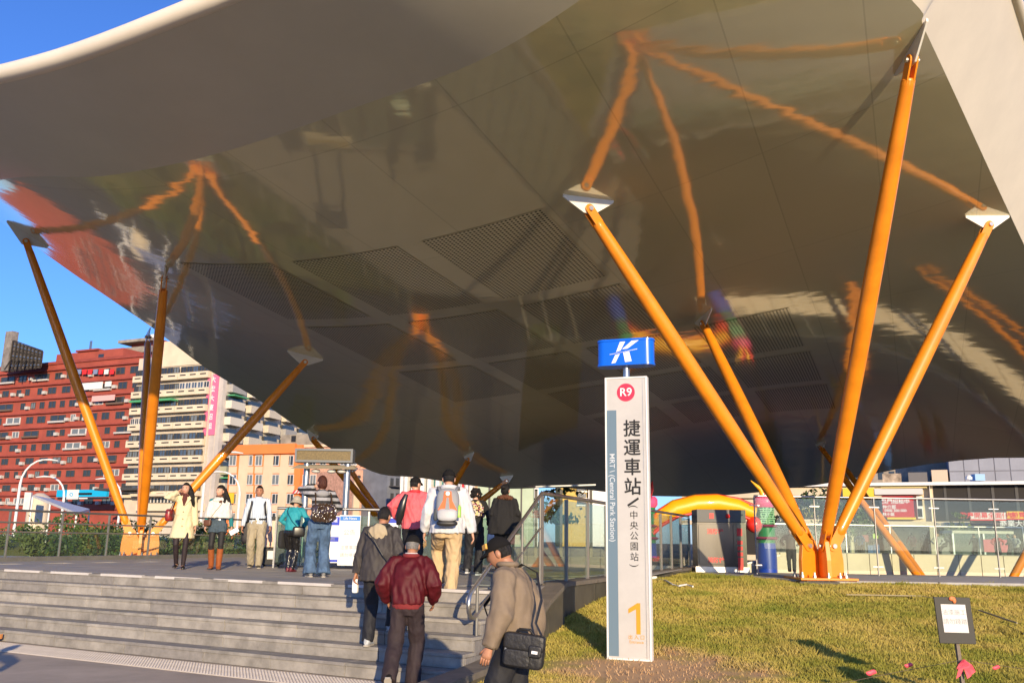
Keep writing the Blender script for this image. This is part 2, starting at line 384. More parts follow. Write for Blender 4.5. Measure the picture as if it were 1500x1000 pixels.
bBL = V((-5.0, 46.2, .30)); cluster(bBL, H((458,634),(515,682),(687,665),(742,697)), 'shaded far orange strut cluster hidden behind the group on the steps')
bBR = aty(1425, 960, 40.0)
def cl(x, y): return V((x, y, cz(x, y)))
cluster(bBR, [hitc(1202, 648), hitc(1226, 662), cl(24.3, 38.6), cl(25.2, 37.6)], 'far right orange strut cluster rising behind the glass balustrade at the right')

# ------------------------------------------------------------------ ground, paving, steps, platform
ASPH = M('asphalt', (.055, .055, .055), .9, nz=.3, nscale=.4, bump=.2, bscale=60)
PAVE = M('pinkish_paving', (.46, .375, .285), .8, nz=.2, nscale=1.3, bump=.12, bscale=90)
struct('ground', MB().add([(-900,-300,-.06),(900,-300,-.06),(900,1500,-.06),(-900,1500,-.06)], [(0,1,2,3)]), ASPH)
def S(a, s, z=0): p = UA * a + VA * s; return V((p.x, p.y, z))
struct('plaza_paving', MB().add([S(-40,-12),S(8,-12),S(8,8.93),S(-40,8.93)], [(0,1,2,3)]), PAVE)
S0, TR, RI = 8.95, .275, .16
WL = lambda s: -6.06 + (12.63 - s) * .18      # right end of the steps (side wall line), as a along UA
steps = thing('stairs', 'wide grey granite steps leading up to the station platform', 'stairs', S(-12, 9.5))
# concrete core below the stones
core = MB()
for k in range(6):
    s0 = S0 + k * TR + .035; core.prism([S(-40, s0, -.05), S(WL(s0), s0, -.05), S(WL(12.2), 12.2, -.05), S(-40, 12.2, -.05)], (0, 0, .05 + RI * (k + 1) - .045))
obj('core', core, STONE3, steps)
for k in range(6):
    s0 = S0 + k * TR; a = WL(s0) - .01; z1 = RI * (k + 1)
    rnd = random.Random(30 + k)
    a -= rnd.uniform(0, .5)
    first = True
    while a > -24:
        L = rnd.uniform(1.15, 1.5); a1 = a if not first else WL(s0) - .01; a0 = a - L; first = False
        dz = rnd.uniform(-.0025, .0025); ds = rnd.uniform(-.003, .003)
        # riser slab with a nosing-free tread slab on top
        r = MB().prism([S(a0 + .004, s0 + ds, z1 - RI), S(a1 - .004, s0 + ds, z1 - RI), S(a1 - .004, s0 + .034 + ds, z1 - RI), S(a0 + .004, s0 + .034 + ds, z1 - RI)], (0, 0, RI - .042))
        obj('riser_stone', r, rnd.choice([STONE, STONE2, STONE2, STONE, STONE3]), steps, bevel=.003)
        tr = MB().prism([S(a0 + .003, s0 - .012 + ds, z1 - .04), S(a1 - .003, s0 - .012 + ds, z1 - .04), S(a1 - .003, s0 + TR - .004, z1 - .04), S(a0 + .003, s0 + TR - .004, z1 - .04)], (0, 0, .04 + dz))
        obj('tread_stone', tr, rnd.choice([STONE, STONE2, STONE, STONE3]), steps, bevel=.004)
        a = a0
# pale anti-slip strips on the top step
a = WL(S0) - .35; sN = S0 + 5 * TR
NOS = M('pale_nosing', (.62, .58, .54), .7, nz=.12)
while a > -22:
    obj('nosing_strip', MB().prism([S(a - .98, sN - .014, PLAT - .03), S(a, sN - .014, PLAT - .03), S(a, sN + .05, PLAT - .03), S(a - .98, sN + .05, PLAT - .03)], (0, 0, .036)), NOS, steps); a -= 1.28
# platform
PLATM = M('platform_paving', (.36, .335, .30), .7, nz=.16, nscale=.8, bump=.08, bscale=70)
plat = thing('platform', 'raised grey paved station platform at the top of the steps', 'platform', S(-10, 16))
del plat['label'], plat['category']; plat['kind'] = 'structure'
sP = S0 + 6 * TR - .002
RD = V((.347, .938, 0)); R0 = V((-11.87, 20.65, 1.02)) - RD * 5.5
def pl(z, s_): return [S(-40, s_, z), S(-18.6, s_, z), V((R0.x, R0.y, z)), V((R0.x + RD.x * 26, R0.y + RD.y * 26, z)), V((7, 40, z)), V((7, 30, z)), V((5.1, 25.2, z)), V((.62, 14.0, z))][::-1]
obj('slab', MB().prism([S(WL(sP), sP, .3)][::-1] + [S(-18.0, sP, .3), V((R0.x, R0.y, .3)), V((R0.x + RD.x * 26, R0.y + RD.y * 26, .3)), V((7, 40, .3)), V((7, 30, .3)), V((5.1, 25.2, .3)), V((.62, 14.0, .3))], (0, 0, PLAT - .3 - .018)), STONE3, plat)
# paving slabs in rows along the stair edge
def inside(p):
    q = UA * p[0] + VA * p[1]
    if p[1] < 12.63: return p[0] < WL(p[1]) - .02
    t = (q.y - 14.0) / 11.2
    if q.y > R0.y and q.x < R0.x + (q.y - R0.y) * .37 + .05: return False
    return q.x < .60 + 4.48 * t and q.y < 30
rnd = random.Random(5); row = 0; s = sP + .003
PM = [M('platform_slab_%s' % n, c, .7, nz=.14, nscale=2, bump=.08, bscale=70) for n, c in (('mid', (.36,.335,.30)), ('warm', (.38,.345,.30)), ('cool', (.335,.32,.30)))]
while s < 16.6:
    a = -5.0 + (row % 2) * .6
    while a > -18:
        q = [(a - 1.2 + .004, s), (a - .004, s), (a - .004, s + .6 - .006), (a - 1.2 + .004, s + .6 - .006)]
        if all(inside(p) for p in q):
            obj('paving_slab', MB().prism([S(p[0], p[1], PLAT - .016) for p in q], (0, 0, .016 + rnd.uniform(-.001, .001))), rnd.choice(PM), plat)
        a -= 1.2
    s += .6; row += 1
rest = MB()
zz_ = PLAT - .018; kq = next(t for t in [i * .05 for i in range(600)] if VA.dot(V((R0.x + RD.x * t, R0.y + RD.y * t, 0))) > s); rest.prism([V((R0.x + RD.x * kq, R0.y + RD.y * kq, zz_)), S(-6.0, s, zz_), V((5.0, 25.1, zz_)), V((7, 30, zz_)), V((7, 40, zz_)), V((R0.x + RD.x * 26, R0.y + RD.y * 26, zz_))], (0, 0, .016)); obj('far_paving', rest, PLATM, plat)
rest = MB().prism([S(-40, sP, PLAT - .018), S(-18.6, sP, PLAT - .018), S(-18.6, s, PLAT - .018), S(-40, s, PLAT - .018)], (0, 0, .016)); obj('side_paving', rest, PLATM, plat)
# tactile strip at the foot of the steps
TACT = M('tactile_tile', (.50, .45, .40), .75, nz=.12, nscale=3)
tac = thing('tactile_strip', 'band of pale knobbly tactile tiles along the foot of the steps', 'tactile paving', S(-10, 8.7))
tb = MB().box((-.149, -.149, 0), (.149, .149, .012))
for i in range(6):
    for j in range(6):
        x = -.125 + .05 * i; y = -.125 + .05 * j
        tb.rings([[(x + math.cos(q) * r, y + math.sin(q) * r, z) for q in (0, 1.257, 2.513, 3.77, 5.027)] for r, z in ((.019, .0115), (.012, .019))], False, True)
tm = tb.mesh('tactile_tile'); fixn(tm); tm.materials.append(TACT)
for j in range(2):
    for i in range(62):
        p = S(-4.9 - .3 * i, 8.62 - .3 * j - .0, .002) - V(tac.location); inst('tactile_tile', tm, tac, p, math.atan2(UA.y, UA.x))
# ------------------------------------------------------------------ lawn
SIGN = V((1.56, 11.9))
def lz(x, y):
    t = min(1, max(0, (y - .05 * x - 8.6) / 11.2)); z = .79 * t * t * (3 - 2 * t)
    return z + .035 * noise.noise(V((x * .5, y * .5, 1))) + .015 * noise.noise(V((x * 1.7, y * 1.7, 4)))
def lx0(y):     # left border of the lawn: the side wall of the steps, then the platform wall
    if y < 14: return .66 - (14 - y) * .317
    return .66 + (y - 14) * .4
def lawn_far(x): return 24.6 if x < 5.2 else (24.6 - (x - 5.2) * 2.6 if x < 6.3 else 19.9 + (x - 6.3) * .02)
def lawn_material():
    m = bpy.data.materials.new('dry_lawn'); m.use_nodes = True; t = m.node_tree; b = t.nodes['Principled BSDF']; b.inputs['Roughness'].default_value = .9; b.inputs['Specular IOR Level'].default_value = .15
    g = t.nodes.new('ShaderNodeNewGeometry')
    n = t.nodes.new('ShaderNodeTexNoise'); n.inputs['Scale'].default_value = .75; n.inputs['Detail'].default_value = 9; n.inputs['Roughness'].default_value = .7
    t.links.new(g.outputs['Position'], n.inputs['Vector'])
    r = t.nodes.new('ShaderNodeValToRGB'); e = r.color_ramp.elements
    e[0].position = .30; e[0].color = (.16, .205, .03, 1); e[1].position = .70; e[1].color = (.54, .40, .135, 1)
    k = e.new(.43); k.color = (.29, .275, .05, 1); k = e.new(.56); k.color = (.45, .36, .09, 1)
    t.links.new(n.outputs['Fac'], r.inputs[0])
    # worn soil round the foot of the station sign
    ds = t.nodes.new('ShaderNodeVectorMath'); ds.operation = 'DISTANCE'; ds.inputs[1].default_value = (SIGN.x + .25, SIGN.y - .7, .1); t.links.new(g.outputs['Position'], ds.inputs[0])
    n3 = t.nodes.new('ShaderNodeTexNoise'); n3.inputs['Scale'].default_value = 2.2; n3.inputs['Detail'].default_value = 6; t.links.new(g.outputs['Position'], n3.inputs['Vector'])
    sb = t.nodes.new('ShaderNodeMath'); sb.operation = 'MULTIPLY_ADD'; sb.inputs[1].default_value = 2.2; t.links.new(n3.outputs['Fac'], sb.inputs[0]); t.links.new(ds.outputs['Value'], sb.inputs[2])
    mr = t.nodes.new('ShaderNodeMapRange'); mr.inputs['From Min'].default_value = 1.75; mr.inputs['From Max'].default_value = 2.6; mr.inputs['To Min'].default_value = 1; mr.inputs['To Max'].default_value = 0
    t.links.new(sb.outputs[0], mr.inputs[0])
    mx = t.nodes.new('ShaderNodeMix'); mx.data_type = 'RGBA'; mx.inputs['B'].default_value = (.50, .32, .17, 1)
    t.links.new(mr.outputs[0], mx.inputs['Factor']); t.links.new(r.outputs[0], mx.inputs['A']); t.links.new(mx.outputs['Result'], b.inputs['Base Color'])
    return m
LAWN = lawn_material()
lb = MB(); ny = 110; nx = 90
for j in range(ny + 1):
    y = 3.0 + 22.0 * j / ny
    for i in range(nx + 1):
        x = lx0(y) + (i / nx) ** 1.3 * (24 - lx0(y)); zz = lz(x, y)
        if y > lawn_far(x): zz -= .5
        lb.v.append((x, y, zz))
for j in range(ny):
    for i in range(nx): a = j * (nx + 1) + i; lb.f.append((a, a + 1, a + nx + 2, a + nx + 1))
struct('lawn_soil', lb, LAWN, smooth=True)
# grass: one mass of leaf blades
NB = 330000
rg = np.random.default_rng(3)
yy = 7.2 + (rg.random(NB) ** 1.7) * 17.4
xx = np.array([lx0(y) for y in yy]); xmax = np.minimum(yy * .64 + 1.2, 16); keep = xmax > xx
xx = xx + .02 + rg.random(NB) * (xmax - xx)
ok = keep & np.array([y < lawn_far(x) for x, y in zip(xx, yy)])
dS = np.hypot(xx - SIGN.x - .25, yy - SIGN.y + .7); nn = np.array([noise.noise(V((x * 1.6, y * 1.6, 9))) for x, y in zip(xx, yy)])
ok &= (dS + nn * .6 > 1.15) | (rg.random(NB) < .10)
xx = xx[ok]; yy = yy[ok]; nn = nn[ok]; n = len(xx); zz = np.array([lz(x, y) for x, y in zip(xx, yy)])
ang = rg.random(n) * 6.283; ln = (.026 + .036 * rg.random(n)) * (1 + .6 * nn) * (.85 + yy * .022); wd = .0035 + .0004 * yy
cl_ = np.array([noise.noise(V((x * .9, y * .9, 31))) + .5 * noise.noise(V((x * 3.1, y * 3.1, 7))) for x, y in zip(xx, yy)]); ln = ln * (.75 + 2.2 * np.maximum(0, cl_ - .12)); la = rg.random(n) * 6.283; lean = .25 + .9 * rg.random(n)
v0 = np.stack([xx - np.cos(ang) * wd, yy - np.sin(ang) * wd, zz - .004], 1); v1 = np.stack([xx + np.cos(ang) * wd, yy + np.sin(ang) * wd, zz - .004], 1)
v2 = np.stack([xx + np.cos(la) * ln * lean, yy + np.sin(la) * ln * lean, zz + ln], 1)
co = np.stack([v0, v1, v2], 1).reshape(-1, 3)
me = bpy.data.meshes.new('grass'); me.vertices.add(3 * n); me.vertices.foreach_set('co', co.ravel()); me.loops.add(3 * n); me.loops.foreach_set('vertex_index', np.arange(3 * n)); me.polygons.add(n); me.polygons.foreach_set('loop_start', np.arange(n) * 3); me.update(calc_edges=True)
me.materials.append(LAWN); go = bpy.data.objects.new('grass', me); COL.objects.link(go); tag(go, 'short yellowish green turf covering the sloping lawn', 'grass', kind='stuff')
# platform side walls with stone caps
wl = thing('platform_wall', 'dark stone wall of the platform beside the lawn with a glass balustrade on it', 'wall', (2.0, 18, 0))
A0 = V((.62, 14.0, 0)); A1 = V((5.1, 25.2, 0)); dv = (A1 - A0).normalized(); nv_ = V((dv.y, -dv.x, 0)); LW = (A1 - A0).length
CAPST = M('coping_dark_stone', (.17, .145, .115), .6, nz=.2, nscale=6)
k = 0; t0 = 0
while t0 < LW:
    t1 = min(LW, t0 + 1.15); p0 = A0 + dv * (t0 + .004); p1 = A0 + dv * (t1 - .004)
    obj('wall_slab', MB().prism([p0 - nv_*.25, p0 + nv_*.03, p1 + nv_*.03, p1 - nv_*.25], (0, 0, PLAT - .07)), random.choice([DARKSTONE, M('dark_wall_stone_b', (.075,.068,.05), .5, nz=.3, nscale=3)]), wl, bevel=.004)
    obj('cap_stone', MB().prism([p0 - nv_*.28 + V((0,0,PLAT-.066)), p0 + nv_*.07 + V((0,0,PLAT-.066)), p1 + nv_*.07 + V((0,0,PLAT-.066)), p1 - nv_*.28 + V((0,0,PLAT-.066))], (0, 0, .07)), CAPST, wl, bevel=.006)
    t0 = t1
# sloping side wall of the steps
B0 = V((.62, 14.0, 0)); B1 = V((-1.02, 8.85, 0)); db = (B1 - B0).normalized(); nb = V((-db.y, db.x, 0)); LB = (B1 - B0).length
sw = thing('stair_side_wall', 'sloping dark stone wall beside the steps with a pale coping', 'wall', (-.2, 11.4, 0))
hh = lambda t: PLAT + .02 if t < .3 else max(.20, PLAT + .02 - (t - .3) * .32)
t0 = 0
while t0 < LB - .1:
    t1 = min(LB, t0 + .9); p0 = B0 + db * (t0 + .003); p1 = B0 + db * (t1 - .003)
    q = [p0 + nb*.0, p0 + nb*.24, p1 + nb*.24, p1 + nb*.0]; zt = [hh(t0), hh(t0), hh(t1), hh(t1)]
    b = MB(); b.add([V((p.x, p.y, -.05)) for p in q] + [V((p.x, p.y, z - .06)) for p, z in zip(q, zt)], [(3,2,1,0),(4,5,6,7),(0,1,5,4),(1,2,6,5),(2,3,7,6),(3,0,4,7)]); obj('wall_slab', b, DARKSTONE, sw)
    q = [p0 - nb*.03, p0 + nb*.28, p1 + nb*.28, p1 - nb*.03]
    b = MB(); b.add([V((p.x, p.y, z - .056)) for p, z in zip(q, zt)] + [V((p.x, p.y, z + .01)) for p, z in zip(q, zt)], [(3,2,1,0),(4,5,6,7),(0,1,5,4),(1,2,6,5),(2,3,7,6),(3,0,4,7)]); obj('coping_stone', b, CAPST, sw)
    t0 = t1
# concrete pad under the near strut cluster
pad = thing('concrete_pad', 'pale concrete pad behind the lawn carrying the near orange struts', 'plinth', (9, 21.5, 0))
for i in range(6):
    x0 = 6.05 + i * 3.2; obj('pad_block', MB().prism([(x0 + (0.35 if i == 0 else .006), 19.75 + .02 * i, .3), (x0 + 3.19, 19.77 + .02 * i, .3), (x0 + 3.19, 24.5, .3), (x0 - (1.2 if i == 0 else -.006), 24.5, .3)], (0, 0, .56)), CONCRETE, pad, bevel=.02)
obj('junction_box', MB().box((6.15, 19.45, .5), (7.0, 19.74, .845)), BLACK, pad, bevel=.01)

# ------------------------------------------------------------------ lettering
TMP = bpy.data.scenes.new('lettering_scene'); _tc = {}
def text_mesh(s, bold=0.0, align='CENTER'):
    k = (s, bold, align)
    if k in _tc: return _tc[k]
    cu = bpy.data.curves.new('lettering', 'FONT'); cu.body = s; cu.align_x = align; cu.align_y = 'CENTER'; cu.offset = bold; cu.resolution_u = 3
    o = bpy.data.objects.new('lettering', cu); TMP.collection.objects.link(o)
    TMP.view_layers[0].update(); dg = TMP.view_layers[0].depsgraph
    me = bpy.data.meshes.new_from_object(o.evaluated_get(dg)); bpy.data.objects.remove(o); _tc[k] = me; return me
def text(name, s, size, at, X, Y, m, parent, bold=0.0, align='CENTER', sx=1.0):
    me = text_mesh(s, bold, align).copy(); me.name = name; X = V(X).normalized(); Y = V(Y).normalized(); Z = X.cross(Y)
    mt = Matrix(((X.x*size*sx, Y.x*size, Z.x, at[0]), (X.y*size*sx, Y.y*size, Z.y, at[1]), (X.z*size*sx, Y.z*size, Z.z, at[2]), (0,0,0,1)))
    me.transform(mt); o = obj(name, me, m, parent); o['kind'] = 'stuff'; return o
INK = M('black_ink', (.012, .012, .012), .6); WINK = M('white_ink', (.85, .85, .85), .5); OINK = M('orange_ink', (.85, .32, .02), .5)
RINK = M('red_ink', (.75, .03, .03), .5); BLUE = M('sign_blue', (.004, .13, .78), .3, coat=.5); REDDISC = M('red_disc', (.85, .03, .08), .5)
SLATE = M('slate_blue_stripe', (.14, .21, .27), .5); PANELW = M('sign_panel_white', (.53, .51, .485), .45, nz=.08, nscale=2.5)
# ------------------------------------------------------------------ station sign
sg = thing('station_sign', 'tall white station pylon with Chinese lettering under a blue box with a white logo', 'station sign', (SIGN.x, SIGN.y, lz(SIGN.x, SIGN.y) - .02))
ra = R_(-19); SX = V((math.cos(ra), math.sin(ra), 0)); SN = V((math.sin(ra), -math.cos(ra), 0)); SZ = V((0, 0, 1))
zt = aty(921, 553, SIGN.y).z; zb = aty(925, 966, SIGN.y).z; c0 = V((SIGN.x + .0, SIGN.y, 0)); HW = .287
def sp(x, z, n=0.0): return c0 + SX * x + SZ * z + SN * n
obj('post', MB().tube([sp(0, lz(SIGN.x, SIGN.y) - .05), sp(0, zt + .2)], .045, 14), STEEL, sg, smooth=True)
obj('panel', MB().obox(sp(0, (zt + zb) / 2), SX, SN, SZ, (HW - .022, .055, (zt - zb) / 2 - .02)), PANELW, sg)
fr = [((-HW, zb), (-HW + .022, zt)), ((HW - .022, zb), (HW, zt)), ((-HW + .022, zt - .022), (HW - .022, zt)), ((-HW + .022, zb), (HW - .022, zb + .022))]
for (xa, za), (xb, zb_) in fr:
    obj('frame_bar', MB().obox(sp((xa + xb) / 2, (za + zb_) / 2), SX, SN, SZ, (abs(xb - xa) / 2, .066, abs(zb_ - za) / 2)), WHITE, sg, bevel=.003)
obj('joint_strip', MB().obox(sp(HW - .062, (zt + zb) / 2, .0565), SX, SN, SZ, (.002, .0015, (zt - zb) / 2 - .03)), STEEL, sg)
HT = zt - zb
zf = lambda py: zt - (py - 553) / 413.0 * HT       # pixel row of the photo on the face
obj('stripe', MB().obox(sp(-HW + .088, (zf(604) + zf(961)) / 2, .0565), SX, SN, SZ, (.066, .002, (zf(604) - zf(961)) / 2)), SLATE, sg)
disc = MB(); disc.prism([sp(.0 + .122 * math.cos(q), zf(577) + .122 * math.sin(q), .0555) for q in [2 * math.pi * i / 40 for i in range(40)]], SN * .003); obj('disc', disc, REDDISC, sg)
text('lettering', 'R9', .155, sp(0, zf(577), .060), SX, SZ, WINK, sg, .012)
for ch, py in zip('捷運車站', (634, 663, 692, 721)):
    for k_, (dx, dz) in enumerate(((-.004, 0), (.004, 0), (0, .0035), (0, -.0035))): text('character', ch, .235, sp(.075 + dx, zf(py) + dz, .058 + .0004 * k_), SX, SZ, INK, sg, 0)
sl = MB().prism([sp(.0, zf(746), .0555), sp(.012, zf(749), .0555), sp(.155, zf(738), .0555), sp(.145, zf(735), .0555)], SN * .003); obj('slash', sl, INK, sg)
for ch, py in zip('中央公園站', (762, 777, 792, 807, 822)): text('character', ch, .115, sp(.085, zf(py), .058), SX, SZ, INK, sg, .004)
text('bracket', '(', .13, sp(.085, zf(748.5), .058), -SZ, SX, INK, sg, 0); text('bracket', ')', .13, sp(.085, zf(834), .058), -SZ, SX, INK, sg, 0)
text('lettering', 'MRT \\ (Central Park Station)', .098, sp(-HW + .088, zf(735), .060), -SZ, SX, M('pale_ink', (.62,.66,.70), .5), sg, .006)
obj('numeral', MB().prism([sp(.035 + a, zf(908) + b, .0555) for a, b in ((.06,-.19),(.115,-.19),(.115,.19),(.075,.19),(-.04,.115),(-.04,.06),(.06,.115))], SN * .003), OINK, sg)
text('lettering', '出 入 口', .06, sp(.095, zf(934), .058), SX, SZ, OINK, sg, .006); text('lettering', 'Entrance', .052, sp(.095, zf(940.5), .058), SX, SZ, OINK, sg, .002)
# blue box
kz0 = aty(919, 537, SIGN.y).z; kz1 = aty(919, 499, SIGN.y).z; kw = .385; kd = .13
def rrect(w, d, r, n=6):
    out = []
    for cx, cy, a0 in ((w - r, d - r, 0), (-w + r, d - r, 90), (-w + r, -d + r, 180), (w - r, -d + r, 270)):
        for i in range(n + 1): a = R_(a0 + 90 * i / n); out.append((cx + r * math.cos(a), cy + r * math.sin(a)))
    return out
def ringat(w, d, r, z): return [sp(x, z, -y) for x, y in rrect(w, d, r)]
kb = obj('logo_box', MB().rings([ringat(kw, kd, .11, kz0 + .03), ringat(kw, kd, .11, kz1 - .03)]), BLUE, sg, smooth=True)
obj('lower_rim', MB().rings([ringat(kw + .008, kd + .008, .115, kz0), ringat(kw + .008, kd + .008, .115, kz0 + .028)]), BLUE, kb, smooth=True)
obj('upper_rim', MB().rings([ringat(kw + .008, kd + .008, .115, kz1 - .028), ringat(kw + .008, kd + .008, .115, kz1)]), BLUE, kb, smooth=True)
def kp(px, py): return sp(-.345 + (px - 80) / 325 * .66, kz1 - (py - 82) / 170 * (kz1 - kz0), kd + .001)
for nm, poly in (('stem', [(222,102),(258,100),(226,158),(196,166)]), ('stem_foot', [(190,184),(221,178),(190,236),(163,238)]), ('upper_arm', [(302,98),(350,96),(272,148),(236,150)]), ('leg', [(243,172),(284,166),(300,230),(256,234)]), ('bar', [(152,182),(338,151),(338,155),(152,179)])):
    obj('logo_' + nm, MB().prism([kp(*p) for p in poly], SN * .003), WINK, kb)
# ------------------------------------------------------------------ notice board on the lawn, tape, cable
def notice(loc, rz, lean, label, words=True):
    t = thing('notice_board', label, 'notice board', loc, rz)
    W = WM[t.name]; L = lambda x, y, z: W @ V((x + z * lean, y, z))
    obj('stake', MB().bar(L(0, 0, -.1), L(0, 0, 1.0), .035, .045), M('weathered_wood', (.22, .18, .14), .85, nz=.3, nscale=20), t)
    X = (L(1, 0, 0) - L(0, 0, 0)); Z = (L(0, 0, 1) - L(0, 0, 0)).normalized(); N = -Z.cross(X).normalized() if False else (W.to_3x3() @ V((0, -1, 0)))
    c = L(0, -.03, .82); obj('board', MB().obox(c, X, N, Z, (.185, .012, .24)), M('black_board', (.035, .033, .03), .6), t, bevel=.004)
    c2 = c + N * .014 + Z * .02; obj('paper', MB().obox(c2, X, N, Z, (.125, .0015, .145)), M('paper_white', (.72, .70, .68), .7), t)
    if words:
        GI = M('faded_ink', (.35, .36, .36), .7)
        text('lettering', '油漆施工', .062, c2 + N * .003 + Z * .06, X, Z, GI, t, .002); text('lettering', '請勿踐踏', .062, c2 + N * .003 - Z * .035, X, Z, GI, t, .002)
        obj('tape_bow', MB().ball(c + N * .02 + Z * .225, (.035, .012, .025), 8, 5).ball(c + N * .02 + Z * .205 + X * .02, (.02, .01, .03), 8, 5), M('orange_tape', (.75, .2, .06), .5), t)
    return t
q = atz(1412, 1010, .12); nloc = (q.x, q.y, lz(q.x, q.y)); notice(nloc, R_(-8), -.05, 'black notice board with a white paper on a wooden stake in the lawn')
q2 = V((4.85, 8.0, 0)); notice((q2.x, q2.y, lz(q2.x, q2.y)), R_(-5), 0, 'unseen black board added outside the right border to cast a shadow on the lawn', False)  # out-of-frame board, added only for the shadow it throws on the grass
PINK = M('pink_tape', (.85, .09, .13), .5)
def leafy(c, n, r, seed, up=0):
    rnd = random.Random(seed); b = MB()
    for i in range(n):
        d = V((rnd.uniform(-1, 1), rnd.uniform(-.6, .6), rnd.uniform(-.6 + up, .6 + up))).normalized(); s = V((d.y, -d.x, rnd.uniform(-.5, .5))).normalized()
        p = V(c); e = p + d * r * rnd.uniform(.6, 1.2); m = (p + e) / 2 + V((0, 0, .02))
        b.add([p, m - s * r * .35, e, m + s * r * .35], [(0, 1, 2, 3)])
    return b
N0 = V(nloc) + V((-.01, -.05, .42))
bw = thing('ribbon_knot', 'pink plastic tape knotted round the stake of the notice board', 'plastic tape', N0)
for i in range(5):
    a = i * 1.3; d = V((math.cos(a) * .09, -.03, -.13 + .05 * math.sin(a * 2)))
    b = MB(); p = N0; s = V((.03, 0, .02)); b.rings([[p - s * .4, p + s * .4], [p + d * .5 - s + V((0,-.02,.02)), p + d * .5 + s + V((0,-.03,0))], [p + d - s * .8, p + d + s * .8]], False, False, closed=False); obj('ribbon', b, PINK, bw)
st = thing('tape_line', 'thin string with pink plastic tags sagging across the lawn front', 'tape line', N0 + V((-.9, -.1, -.3)))
obj('string', MB().tube([N0 + V((-1.6, -.3, -.25)), N0 + V((-.8, -.15, -.12)), N0, N0 + V((.5, -.1, -.06)), N0 + V((1.4, -.2, -.14))], .003, 5), M('dark_string', (.12, .09, .06), .8), st)
for x, z, s_ in ((-.62, -.02, .05), (-1.02, -.1, .06), (.30, -.03, .045)):
    c = N0 + V((x, -.1, z - .03)); b = MB().ball(c, (s_, .012, s_ * .45), 10, 6, lambda p: V((p.x, p.y + .5 * p.x, p.z + .35 * math.sin(3 * p.x)))); obj('tag', b, PINK, st, smooth=True)
def on_lawn(px, py):
    r = ray(px, py); t = 5.0
    while t < 40 and (EYEP + r * t).z > lz((EYEP + r * t).x, (EYEP + r * t).y) + .04: t += .03
    return EYEP + r * t
cab = [(940,848),(962,849),(975,851),(985,857),(994,859),(1006,857),(1015,860)]
cv = single('cable', 'white cable running from the platform wall across the grass', 'cable', MB().tube([on_lawn(*p) + V((0,0,.02)) for p in cab], .017, 6), WHITE, smooth=True)
single('power_box', 'small white power adaptor on the lawn beside the station sign', 'power box', MB().obox(on_lawn(957, 849) + V((0,0,.05)), (1,0,0), (0,1,0), (0,0,1), (.075, .03, .03)), WHITE, bevel=.008)
for pts, r_, lab in (([(1240,872),(1300,873),(1350,874),(1385,880)], .012, 'pale thin hose lying on the lawn behind the notice board'), ([(1434,895),(1455,902),(1490,914)], .014, 'pale hose end lying in the grass right of the notice board'), ([(1476,918),(1500,930)], .012, 'black cable lying in the grass at the right border')):
    single('hose', lab, 'hose', MB().tube([on_lawn(*p) + V((0,0,.02)) for p in pts], r_, 6), BLACK if 'black' in lab else M('pale_hose', (.33,.28,.17), .7), smooth=True)
# ------------------------------------------------------------------ railings
def railing(name, label, cat, pts, h, rails, sp_, r=.025, glass=None, gz=(.08, 1.0), post=None, loc=None, prof=.02, bracket=False):
    pts = [V(p) for p in pts]; t = thing(name, label, cat, loc or (pts[0] + pts[-1]) / 2)
    m = post or DARKSTEEL
    for k, (zr, rr) in enumerate(rails):
        obj('handrail' if k == 0 else 'rail', MB().tube([p + V((0, 0, zr)) for p in pts], rr, 10), STEEL if k == 0 else m, t, smooth=True)
    for a, b in zip(pts[:-1], pts[1:]):
        n = max(1, round((b - a).length / sp_)); d = (b - a).normalized(); q = V((-d.y, d.x, 0))
        for i in range(n + 1):
            if i == n and b is not pts[-1]: continue
            p = a.lerp(b, i / n); obj('post', MB().obox(p + V((0, 0, h / 2)), d, q, (0,0,1), (prof * .5, prof, h / 2)), m, t)
            if bracket:
                for zb_ in (.22, h - .22): obj('bracket', MB().obox(p + V((0,0,zb_)), d, q, (0,0,1), (.13, .012, .012)), STEEL, t)
        if glass:
            for i in range(n):
                p0 = a.lerp(b, i / n) + d * (prof * .5 + .012); p1 = a.lerp(b, (i + 1) / n) - d * (prof * .5 + .012)
                c = (p0 + p1) / 2 + (b - a) * 0; obj('glass_panel', MB().obox(c + V((0, 0, (gz[0] + gz[1]) / 2)), d, q, V((0,0,1)), ((p1 - p0).length / 2, .006, (gz[1] - gz[0]) / 2)), glass, t)
    return t
RD = V((.347, .938, 0)); R0 = V((-11.87, 20.65, 1.02)) - RD * 5.5
railing('railing', 'grey metal railing with glass lower panels along the left platform edge', 'railing', [R0, R0 + RD * 26], 1.08, [(1.1, .028), (.82, .022), (.60, .022)], 1.5, glass=GLASS, gz=(.05, .56), prof=.028)
single('kerb', 'dark kerb stone strip under the left platform railing', 'kerb', MB().bar(R0 - V((0,0,.03)), R0 + RD * 26 - V((0,0,.03)), .22, .13), DARKSTEEL)
Q0 = aty(404, 829, 19.6); Q1 = aty(740, 832, 19.6)
railing('railing', 'low glass barrier with steel posts behind the people, carrying notices', 'railing', [V((Q0.x, 19.4, PLAT)), V((Q1.x, 19.6, PLAT))], 1.2, [(1.24, .03)], .93, glass=TGLASS, gz=(.12, 1.1), post=STEEL, prof=.035)
railing('balustrade', 'glass balustrade on the stone wall behind the station sign', 'balustrade', [A0 + V((-.12, .0, PLAT)), A1 + V((-.12, 0, PLAT))], 1.32, [(1.36, .032)], 1.15, glass=GLASS, gz=(.04, 1.30), post=M('bronze_post', (.28, .25, .22), .4, .5), prof=.03)
BA = aty(1085, 838, 23.5); 
